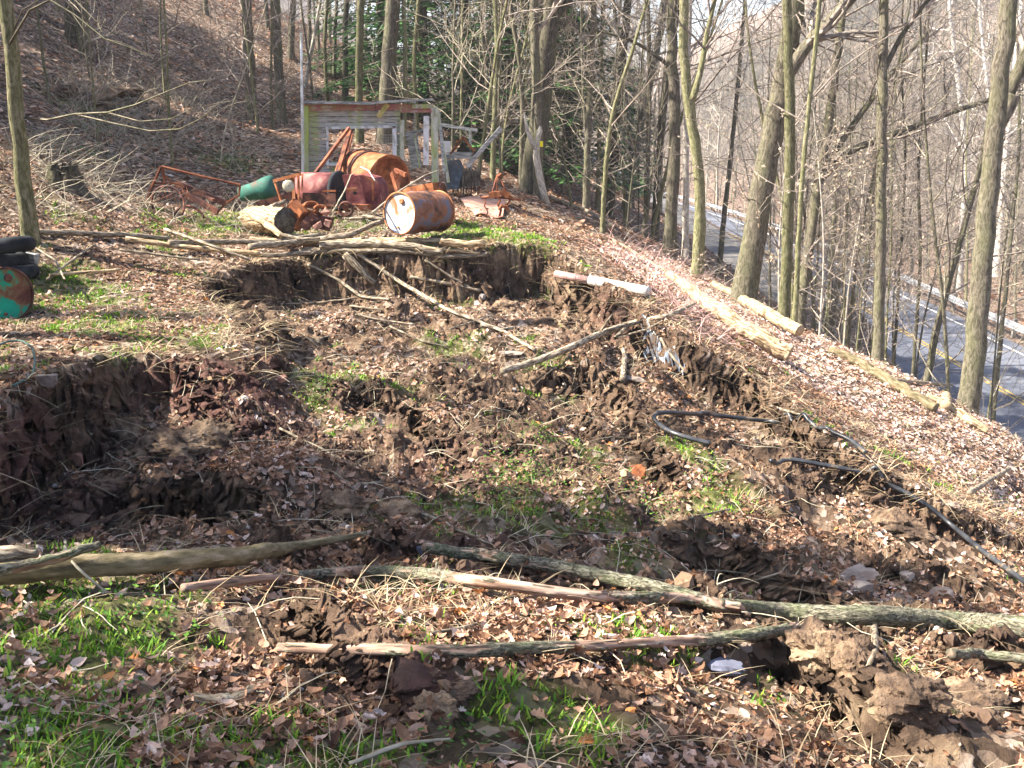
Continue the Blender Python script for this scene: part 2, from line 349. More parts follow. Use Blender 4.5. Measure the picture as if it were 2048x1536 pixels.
def painted_board(name, paint, worn, green=.0, st=(3, 3, 26)):
    m, t, b = newmat(name, .8, 0, .25)
    tc = _n(t, 'ShaderNodeTexCoord'); f = noise(t, mapping(t, tc.outputs['Object'], st), 1.3, 7, .65)
    c = ramp(t, [(.36, worn), (.5, tuple(x*.8 for x in paint)), (.7, paint)], f)
    c = mix(t, c, (.3, .4, .06), math_(t, 'MULTIPLY', ramp(t, [(.45, (0, 0, 0)), (.62, (1, 1, 1))], noise(t, mapping(t, tc.outputs['Object'], (6, 6, 1.2)), .9, 4)), green))
    t.links.new(c, b.inputs['Base Color']); bump(t, b, f, .5, .006); return m
painted_board('siding_white', (.46, .47, .46), (.16, .16, .13), .5)
painted_board('trim_white', (.7, .72, .75), (.3, .3, .26), .25, (8, 8, 5))
painted_board('trim_mossy', (.5, .52, .45), (.22, .24, .14), .9, (8, 8, 4))
painted_board('fascia_red', (.36, .14, .14), (.46, .42, .4), .3, (4, 4, 9))
painted_board('board_yellow', (.5, .42, .16), (.3, .2, .08), .3, (5, 5, 5))
painted_board('wall_white', (.68, .7, .72), (.4, .38, .36), .0, (1, 1, 3))
simple('glass_blue', [(.4, (.12, .2, .26)), (.6, (.25, .38, .46))], 2, 3, rough=.15, bs=0)
simple('wire', [(.3, (.3, .28, .26)), (.7, (.5, .48, .45))], 6, 3)
simple('pvc_white', [(.3, (0.4, 0.365, 0.312)), (.5, (0.56, 0.528, 0.476)), (.7, (0.64, 0.613, 0.565))], 2, 5, rough=.5, bs=.1)
simple('pipe_pink', [(.3, (0.196, 0.112, 0.105)), (.7, (0.35, 0.224, 0.21))], 4, 5, rough=.6, bs=.2)
simple('galvanised', [(.35, (0.375, 0.39, 0.42)), (.65, (0.562, 0.578, 0.6))], 3, 4, rough=.35, metal=.6, bs=.1)
simple('post_steel', [(.35, (.12, .11, .1)), (.65, (.25, .24, .23))], 3, 4, rough=.6, metal=.3)
simple('tag_yellow', [(.35, (.7, .6, .01)), (.65, (.8, .72, .03))], 8, 3, rough=.6, bs=.1)
simple('lamp_glass', [(.35, (.3, .26, .18)), (.65, (.5, .46, .36))], 5, 4, rough=.3, bs=.1)
m = simple('asphalt', [(.3, (0.0628, 0.0695, 0.0923)), (.5, (0.0879, 0.0963, 0.123)), (.7, (0.117, 0.126, 0.154))], .8, 8, rough=.85, bs=.2, stretch=(1, .3, 1))
simple('drive_asphalt', [(.3, (0.07, 0.07, 0.0735)), (.5, (0.105, 0.101, 0.101)), (.7, (0.154, 0.14, 0.126))], .7, 8, rough=.9)
simple('paint_yellow', [(.42, (.16, .12, .07)), (.5, (.34, .23, .05)), (.7, (.45, .3, .06))], 3, 6, rough=.7, bs=.1)
simple('paint_white', [(.42, (.4, .4, .4)), (.5, (.62, .62, .62)), (.7, (.75, .75, .75))], 3, 6, rough=.7, bs=.1)
# water: trickle with foam
m, t, b = newmat('water_trickle', .12, 0, .6)
tc = _n(t, 'ShaderNodeTexCoord'); f = noise(t, mapping(t, tc.outputs['Object'], (8, 2.2, 2)), 1.6, 7, .7, .8)
t.links.new(ramp(t, [(.42, (.08, .065, .055)), (.54, (.12, .15, .2)), (.66, (.5, .57, .7))], f), b.inputs['Base Color'])
bump(t, b, f, .8, .03)
# scattered litter: colour taken per piece from attribute cv
def litter(name, stops, rough=.8, trans=.0, spec=.25):
    m, t, b = newmat(name, rough, 0, spec)
    a = _n(t, 'ShaderNodeAttribute', attribute_name='cv')
    c = ramp(t, stops, a.outputs['Fac'])
    tc = _n(t, 'ShaderNodeTexCoord')
    c = mix(t, c, ramp(t, [(.3, (.65, .62, .6)), (.7, (1.1, 1.1, 1.1))], noise(t, tc.outputs['Object'], 60, 3)), .6, 'MULTIPLY')
    t.links.new(c, b.inputs['Base Color'])
    if trans:
        out = t.nodes['Material Output']; tr = _n(t, 'ShaderNodeBsdfTranslucent'); t.links.new(c, tr.inputs[0])
        ms = _n(t, 'ShaderNodeMixShader'); ms.inputs[0].default_value = trans
        t.links.new(b.outputs[0], ms.inputs[1]); t.links.new(tr.outputs[0], ms.inputs[2]); t.links.new(ms.outputs[0], out.inputs[0])
    return m
litter('dead_leaf', [(0, (.07, .034, .02)), (.25, (.2, .105, .06)), (.5, (.38, .225, .145)), (.72, (.56, .38, .29)), (.9, (.7, .57, .51)), (.97, (.74, .63, .58)), (1, (.55, .24, .08))], .7, .2)
litter('grass_blade', [(0, (.04, .12, .01)), (.5, (.13, .3, .02)), (.85, (.28, .45, .04)), (1, (.42, .44, .1))], .6, .3)
litter('straw_blade', [(0, (.2, .14, .085)), (.5, (.4, .31, .19)), (1, (.6, .5, .34))], .7, .2)
litter('clod', [(0, (.035, .022, .017)), (.4, (.11, .07, .048)), (.7, (.22, .145, .095)), (.9, (.36, .265, .175)), (1, (.4, .36, .33))], .9)
litter('hemlock', [(0, (.015, .045, .013)), (.5, (.035, .11, .028)), (1, (.09, .21, .055))], .6, .25)
litter('ivy', [(0, (.025, .07, .01)), (.5, (.07, .18, .02)), (1, (.17, .3, .05))], .5, .2)
litter('beech_leaf', [(0, (.42, .33, .24)), (1, (.72, .62, .5))], .7, .35)

simple('soil_block', [(.25, (.035, .023, .016)), (.45, (.10, .066, .045)), (.62, (.19, .13, .085)), (.8, (.3, .22, .145))], 5, 9, bs=1.0, bd=.03, rough=.95)
# ------------------------------------------------------------------ mesh builder
class MB:
    def __init__(s): s.v = []; s.f4 = []; s.f3 = []; s.uv = []; s.at = []; s.n = 0
    def add(s, v, f4=None, f3=None, uv=None, at=None):
        v = np.asarray(v, float); k = len(v)
        s.v.append(v); s.uv.append(np.zeros((k, 2)) if uv is None else uv); s.at.append(np.zeros(k) if at is None else at)
        if f4 is not None and len(f4): s.f4.append(np.asarray(f4, int)+s.n)
        if f3 is not None and len(f3): s.f3.append(np.asarray(f3, int)+s.n)
        s.n += k
    def tube(s, P, r, sides=8, caps=True, disp=None, at=None, v0=0):
        P = np.asarray([tuple(p) for p in P], float); n = len(P); r = np.broadcast_to(np.asarray(r, float), (n,))
        D = np.gradient(P, axis=0); D /= np.linalg.norm(D, axis=1)[:, None]+1e-12
        m = D.mean(0); ref = np.eye(3)[int(np.argmin(np.abs(m)))]
        U = np.cross(D, ref); U /= np.linalg.norm(U, axis=1)[:, None]+1e-12; W = np.cross(D, U)
        a = np.linspace(0, 2*np.pi, sides+1)
        rad = np.repeat(r[:, None], sides+1, 1)
        if disp is not None: rad = rad + disp(n, sides+1)
        ring = P[:, None] + rad[..., None]*(np.cos(a)[None, :, None]*U[:, None] + np.sin(a)[None, :, None]*W[:, None])
        L = np.r_[0, np.cumsum(np.linalg.norm(np.diff(P, axis=0), axis=1))]+v0
        uv = np.stack([np.repeat((a*max(float(r.mean()), .01))[None], n, 0), np.repeat(L[:, None], sides+1, 1)], -1).reshape(-1, 2)
        i = np.arange(n-1)[:, None]*(sides+1); j = np.arange(sides)[None]
        q = np.stack([i+j, i+j+1, i+j+sides+2, i+j+sides+1], -1).reshape(-1, 4)
        vv = ring.reshape(-1, 3); A_ = None if at is None else np.asarray(at).reshape(-1)
        f3 = []
        if caps:
            b0 = len(vv); vv = np.vstack([vv, P[0:1], P[-1:]]); uv = np.vstack([uv, [[0, 0], [0, 0]]])
            if A_ is not None: A_ = np.r_[A_, 0, 0]
            f3 = [(b0, k+1, k) for k in range(sides)] + [(b0+1, (n-1)*(sides+1)+k, (n-1)*(sides+1)+k+1) for k in range(sides)]
        s.add(vv, q, f3, uv, A_)
    def cyl(s, a, b, r, sides=24, segs=1):
        a, b = Vector(a), Vector(b); s.tube([a.lerp(b, i/segs) for i in range(segs+1)], r, sides)
    def box(s, c, size, rot=None, jit=0):
        c = Vector(c); hx, hy, hz = [x/2 for x in size]
        pts = [Vector((x, y, z)) for z in (-hz, hz) for y in (-hy, hy) for x in (-hx, hx)]
        if jit: pts = [p + Vector([random.uniform(-jit, jit) for _ in range(3)]) for p in pts]
        if rot is not None: pts = [rot @ p for p in pts]
        s.add([tuple(p+c) for p in pts], [(0, 2, 3, 1), (4, 5, 7, 6), (0, 1, 5, 4), (2, 6, 7, 3), (0, 4, 6, 2), (1, 3, 7, 5)])
    def bar(s, a, b, w_, h_, up=(0, 0, 1)):
        a, b = Vector(a), Vector(b); d = (b-a); L = d.length; d.normalize(); u = Vector(up)
        if abs(d.dot(u)) > .95: u = Vector((1, 0, 0))
        x = d.cross(u).normalized(); z = x.cross(d)
        s.box((a+b)/2, (w_, L, h_), Matrix((x, d, z)).transposed())
    def lathe(s, a, b, prof, sides=28):
        """profile [(t along a-b in metres, radius)]"""
        a, b = Vector(a), Vector(b); d = (b-a).normalized()
        u = d.orthogonal().normalized(); w_ = d.cross(u); v = []
        for t, r in prof:
            for k in range(sides):
                q = 2*math.pi*k/sides; v.append(tuple(a + d*t + (u*math.cos(q)+w_*math.sin(q))*r))
        f = [(i*sides+k, i*sides+(k+1) % sides, (i+1)*sides+(k+1) % sides, (i+1)*sides+k) for i in range(len(prof)-1) for k in range(sides)]
        s.add(v, f)
    def disc(s, c, nrm, r, sides=28, thick=0):
        n = Vector(nrm).normalized(); c = Vector(c)
        s.lathe(c, c+n, [(0, .0005), (0, r), (max(thick, .002), r), (max(thick, .002), .0005)], sides)
    def build(s, name, mat, parent=None, smooth=True, attr=None, loc=None):
        v = np.vstack(s.v); me = bpy.data.meshes.new(name)
        if loc is not None: v = v - np.array(tuple(loc))
        f4 = np.vstack(s.f4) if s.f4 else np.zeros((0, 4), int); f3 = np.vstack(s.f3) if s.f3 else np.zeros((0, 3), int)
        me.vertices.add(len(v)); me.vertices.foreach_set('co', v.astype(np.float32).ravel())
        nl = f4.size+f3.size; me.loops.add(nl); me.polygons.add(len(f4)+len(f3))
        li = np.concatenate([f4.ravel(), f3.ravel()]).astype(np.int32)
        me.loops.foreach_set('vertex_index', li)
        ls = np.concatenate([np.arange(len(f4))*4, f4.size+np.arange(len(f3))*3]).astype(np.int32)
        me.polygons.foreach_set('loop_start', ls)
        uv = np.vstack(s.uv); 
        if uv.any():
            me.uv_layers.new(name='UVMap').data.foreach_set('uv', uv[li].astype(np.float32).ravel())
        if attr:
            a = me.attributes.new(attr, 'FLOAT', 'POINT'); a.data.foreach_set('value', np.concatenate(s.at).astype(np.float32))
        me.polygons.foreach_set('use_smooth', np.full(len(me.polygons), smooth))
        me.update(calc_edges=True)
        me.materials.append(MATS[mat] if isinstance(mat, str) else mat)
        o = bpy.data.objects.new(name, me); COL.objects.link(o)
        if loc is not None and parent is None: o.location = loc
        if parent is not None: o.parent = parent
        return o
def tag(o, label=None, cat=None, group=None, kind=None):
    if label: o['label'] = label
    if cat: o['category'] = cat
    if group: o['group'] = group
    if kind: o['kind'] = kind
    return o
def empty(name, loc, label=None, cat=None, group=None):
    o = bpy.data.objects.new(name, None); COL.objects.link(o); o.location = loc; o.empty_display_size = .2
    return tag(o, label, cat, group)
def world_part(mb, name, mat, root, **kw):      # geometry given in world metres, stored relative to its thing
    return mb.build(name, mat, root, loc=root.location, **kw)

# ------------------------------------------------------------------ ground sheet
def blobs(x, y, L):
    s = np.zeros(np.shape(x))
    for px, py, r, k in L:
        p = G(px, py); s = np.maximum(s, k*np.exp(-(((x-p.x)/r)**2+((y-p.y)/(r*1.25))**2)))
    return s
green_px = [(100,1240,.55,1),(300,1180,.3,.6),(60,1400,.5,.9),(200,1460,.5,.8),(420,1270,.25,.6),(560,1500,.4,.8),(420,1330,.2,.6),
 (100,590,.9,.9),(230,650,.7,.8),(330,680,.6,.7),(150,560,.7,.7),(30,640,.5,.6),(250,700,.4,.6),(620,740,.45,1),(650,800,.3,.7),(850,790,.45,.9),
 (1000,800,.5,1),(1040,870,.5,.9),(950,900,.4,.9),(1050,960,.5,1),(1000,990,.5,1),(1080,1020,.3,.9),(1230,1000,.5,.9),(1380,920,.5,.9),(1450,970,.4,.8),(1320,1030,.35,.7),
 (1280,1140,.3,.5),(1500,1190,.3,.5),(1300,1320,.3,.6),(1000,1390,.3,.7),(1150,1450,.3,.6),(1000,470,.7,1),(930,465,.8,1),(1060,485,.5,.9),(700,455,.6,.7),(560,465,.6,.6),
 (480,440,.8,1),(420,450,.8,.7),(350,480,.7,.6),(640,455,.6,.7),(1060,330,1.5,.8),(1180,350,1.2,.4),(560,640,.3,.6),(1120,650,.4,.7),(900,700,.5,.6),(800,830,.4,.6),(1100,780,.4,.6),(960,960,.4,.8),(1150,900,.4,.6),(1420,1010,.4,.6),(700,760,.4,.5),(1060,1050,.3,.6),(700,690,.5,.4),(1040,690,.4,.5),(1450,1100,.4,.4),(2000,1010,.5,.5)]
purple_px = [(450,760,.7,1),(380,740,.5,1),(520,820,.5,1),(40,960,.5,1),(20,1050,.4,1),(340,910,.45,1),(440,920,.4,1),(900,1440,.5,.6),(1840,1080,.4,.7),(700,1050,.5,.5),(900,950,.5,.5),(1250,640,.6,.6),(1000,1100,.8,.5)]
sub = (GY > 1.5) & (GY < 30) & (np.abs(TTg) < .75)
GR = np.zeros_like(GX); PU = np.zeros_like(GX)
GR[sub] = blobs(GX[sub], GY[sub], green_px); PU[sub] = blobs(GX[sub], GY[sub], purple_px)
GR = sstep(.25, .8, GR + .45*fbm(GX*2.2, GY*2.2, 4, 71)*(GR > .05)) + .25*sstep(.25, .6, fbm(GX*.8, GY*.8, 3, 77))*(GY < 14)*(GY > 0)
GR = GR*(1-np.clip(SO*1.2, 0, 1))
g = MB(); n1, n2 = GX.shape
i = np.arange(n1-1)[:, None]*n2; j = np.arange(n2-1)[None]
gr_ = np.hypot(np.gradient(GZ, axis=0)/np.maximum(np.gradient(GX*np.sin(TTg)+GY*np.cos(TTg), axis=0), 1e-6), np.gradient(GZ, axis=1)/np.maximum(RRg*np.gradient(TTg, axis=1), 1e-6))
for _ in range(3): gr_[2:-2] = (gr_[:-4]+gr_[1:-3]+gr_[2:-2]+gr_[3:-1]+gr_[4:])/5
STP = sstep(.35, 1.1, gr_)
rag = np.minimum(SO, 1)*.10*(GY < 20)*(.2+.8*STP)
DX = rag*1.2*(fbm(GX*4+GZ*9, GY*4-GZ*7, 4, 81, .62)); DY = rag*1.3*(np.abs(fbm(GX*5+GZ*8, GY*3+GZ*11, 4, 91, .62))*1.6-.35)
DZ = (GY > 1.8)*(GY < 20)*(.02+.035*np.minimum(SO, 1)+.01*IN)*fbm(GX*7, GY*7, 5, 95, .6)*(np.abs(TTg) < .56)
g.add(np.stack([GX+DX, GY+DY, GZ+DZ], -1).reshape(-1, 3), np.stack([i+j, i+n2+j, i+n2+j+1, i+j+1], -1).reshape(-1, 4)[:, ::-1], at=SO.ravel())
gnd = g.build('ground', 'ground_soil', attr='soil'); tag(gnd, 'leaf covered hillside with a slumped muddy scar', None, None, 'structure')
for nm, F in (('green', GR), ('purple', PU)):
    a = gnd.data.attributes.new(nm, 'FLOAT', 'POINT'); a.data.foreach_set('value', F.astype(np.float32).ravel())
GZ = GZ + DZ
def soil_at(x, y): return _bil(SO, x, y)
def green_at(x, y): return _bil(GR, x, y)
def flat_at(x, y): return _bil(FLT, x, y)
print('sheet', time.time()-T0)

# ------------------------------------------------------------------ road, driveway, rail
def strip(name, mat, fx, w0, w1, y0, y1, z, n=120, cross=1):
    m_ = MB(); ys = np.linspace(y0, y1, n); v = []
    for y in ys:
        c = float(fx(y)); zz = float(z(y)) if callable(z) else z
        v += [(c+w0, y, zz), (c+w1, y, zz)]
    m_.add(v, [(2*k, 2*k+1, 2*k+3, 2*k+2) for k in range(n-1)]); return m_.build(name, mat, smooth=False)
tag(strip('road', 'asphalt', road_x, -4.0, 4.4, 0, 215, -9.985), 'grey two lane road below the slope', None, None, 'structure')
tag(strip('road_edge_line', 'paint_white', road_x, 3.55, 3.67, 0, 215, -9.975), 'white line along the far edge of the road', None, None, 'structure')
tag(strip('road_edge_line', 'paint_white', road_x, -3.6, -3.48, 0, 215, -9.975), 'white line along the near edge of the road', None, None, 'structure')
for k, s_ in enumerate((-.17, .05)):
    tag(strip('road_centre_line', 'paint_yellow', road_x, s_, s_+.12, 0, 215, -9.975), 'one of the two yellow centre stripes', None, None, 'structure')
tag(strip('driveway', 'drive_asphalt', drive_x, -1.6, 1.6, 42, 178, lambda y: drive_z(y)+.02), 'narrow paved drive between the trees above the road', None, None, 'structure')
ys = np.arange(14, 150, 3.8)
rail = empty('guard_rail', (road_x(20)+5.1, 20, -10.1), 'long galvanised guard rail on wood posts along the far side of the road', 'guard rail')
mr = MB(); prof = [(-.02, .42), (-.05, .48), (.0, .53), (-.05, .58), (-.05, .66), (.0, .71), (-.05, .76), (-.02, .82)]
yy = np.linspace(12, 150, 90); v = []
for y in yy:
    for dx, dz in prof: v.append((road_x(y)+5.0+dx, y, -10.1+dz))
k = len(prof); mr.add(v, [(a*k+b, a*k+b+1, (a+1)*k+b+1, (a+1)*k+b) for a in range(len(yy)-1) for b in range(k-1)])
world_part(mr, 'rail', 'galvanised', rail, smooth=False)
for y in ys:
    mp = MB(); mp.box((road_x(y)+5.12, y, -9.75), (.16, .18, 1.15)); world_part(mp, 'post', 'post_steel', rail, smooth=False)

# ------------------------------------------------------------------ trees
def wander(p0, d, L, n, rng_, amp=.15, up=.0):
    P = [np.array(p0, float)]; d = np.array(d, float); d /= np.linalg.norm(d)
    for i in range(n):
        d = d + rng_.normal(0, amp, 3) + np.array([0, 0, up]); d /= np.linalg.norm(d); P.append(P[-1] + d*L/n)
    return P
def side_dir(d, ang, rng_):
    d = np.array(d)/np.linalg.norm(d); o = np.cross(d, rng_.normal(size=3)); o /= np.linalg.norm(o)+1e-9
    return d*math.cos(ang) + o*math.sin(ang)
def branches(mb, p0, d0, L, r, lvl, rng_, kids=(5, 4, 4), amp=.13, sides=(6, 4, 3, 3), rmin=.004, up=.06):
    n = (7, 6, 4, 3)[min(lvl, 3)]
    P = wander(p0, d0, L, n, rng_, amp, up); rad = np.linspace(r, max(r*.25, rmin), n+1)
    mb.tube(P, rad, sides[min(lvl, 3)], caps=False)
    if lvl >= len(kids): return
    for k in range(kids[lvl]):
        t = rng_.uniform(.2, .97)*n; i = min(int(t), n-1); q = P[i] + (P[i+1]-P[i])*(t-i)
        branches(mb, q, side_dir(P[i+1]-P[i], rng_.uniform(.5, 1.1), rng_), L*rng_.uniform(.35, .6)*(1.1-.4*t/n),
                 max(rad[i]*.55, rmin), lvl+1, rng_, kids, amp*1.1, sides, rmin, up)
def trunk_profile(n, r0, flare=1.5):
    t = np.linspace(0, 1, n); return r0*(1-.72*t)*(1 + (flare-1)*np.exp(-t*38))
def make_tree(name, pts, r0, label, cat='tree', group=None, mat='bark_grey', H=15, first=.25, nb=20, kids=(4, 4), seed=0, spread=1.0,
              extra=(), twig=None, bL=.32, sides=12, cut=None, flare=1.5, low=None):
    """pts: world points of the trunk from its base upward; it is carried on above the last one to height H"""
    rg = np.random.default_rng(seed+100); pts = [np.array(tuple(p), float) for p in pts]
    base = pts[0].copy(); d = pts[-1]-pts[-2]; d = d/np.linalg.norm(d)
    if cut is None:
        while pts[-1][2]-base[2] < H:
            d = d*.8 + np.array([0, 0, .2]) + rg.normal(0, .035, 3); d /= np.linalg.norm(d); pts.append(pts[-1]+d*1.6)
    P = [pts[0]-np.array([0, 0, .35])] + pts
    P = np.array(P); s_ = np.r_[0, np.cumsum(np.linalg.norm(np.diff(P, axis=0), axis=1))]
    n = max(10, int(s_[-1]/.35)); q = np.linspace(0, s_[-1], n)
    Q = np.stack([np.interp(q, s_, P[:, k]) for k in range(3)], -1)
    for _ in range(3): Q[1:-1] = .25*Q[:-2]+.5*Q[1:-1]+.25*Q[2:]
    Q[2:] += rg.normal(0, .012, (n-2, 3))*min(1, r0*6)
    rad = trunk_profile(n, r0, flare) if cut is None else np.linspace(r0*1.1, r0*.75, n)
    root = empty(name, tuple(base), label, cat, group)
    a = np.linspace(0, 2*np.pi, sides+1)
    mb = MB(); ph = rg.uniform(0, 6); 
    mb.tube(Q, rad, sides, disp=lambda n_, k_: rad[:, None]*(.06*np.sin(3*a+ph)[None] + .12*np.sin(5*a+ph)[None]*np.exp(-q*2.2)[:, None] + .03*rg.normal(size=(n_, 1))))
    for e in extra:                       # big limbs given in world points
        E = [np.array(tuple(p), float) for p in e[0]]; E = np.array(E); se = np.linspace(0, len(E)-1, 6*len(E))
        EQ = np.stack([np.interp(se, np.arange(len(E)), E[:, k]) for k in range(3)], -1)
        for _ in range(3): EQ[1:-1] = .25*EQ[:-2]+.5*EQ[1:-1]+.25*EQ[2:]
        lm = MB(); lm.tube(EQ, np.linspace(e[1], e[2], len(EQ)), 8); world_part(lm, 'limb', mat, root)
    world_part(mb, 'trunk', mat, root)
    cr = MB()
    for k in range(nb):
        t = first + (1-first)*(k+rg.uniform(0, 1))/nb; i = min(int(t*(n-1)), n-2)
        az = rg.uniform(0, 2*math.pi); el = rg.uniform(.15, .9)
        d = np.array([math.cos(az)*math.cos(el), math.sin(az)*math.cos(el), math.sin(el)])
        L = (s_[-1]*bL*(1.15-t) + .8)*spread*rg.uniform(.6, 1.2)
        branches(cr, Q[i], d, L, max(rad[i]*rg.uniform(.2, .42), .012), 0, rg, kids)
    for e in extra:
        E = [np.array(tuple(p), float) for p in e[0]]
        for k in range(e[3] if len(e) > 3 else 7):
            u_ = rg.uniform(.3, 1)*(len(E)-1); i = min(int(u_), len(E)-2); qq = E[i]+(E[i+1]-E[i])*(u_-i)
            branches(cr, qq, side_dir(E[i+1]-E[i], rg.uniform(.4, 1.0), rg), rg.uniform(.8, 2.2), e[2]*.7, 0, rg, kids)
    if cr.n: world_part(cr, 'crown', twig or 'twig', root)
    return root
def px_trunk(pts, Y=None, dY=0):
    """photo pixels -> world, at the depth of the tree's foot"""
    b0 = G(*pts[0]) if Y is None else A(*pts[0], Y)
    if Y is not None: b0.z = float(gz(b0.x, b0.y))
    out = [b0]
    for k, p in enumerate(pts[1:]): out.append(A(p[0], p[1], b0.y + dY*(k+1)))
    return out, b0.y
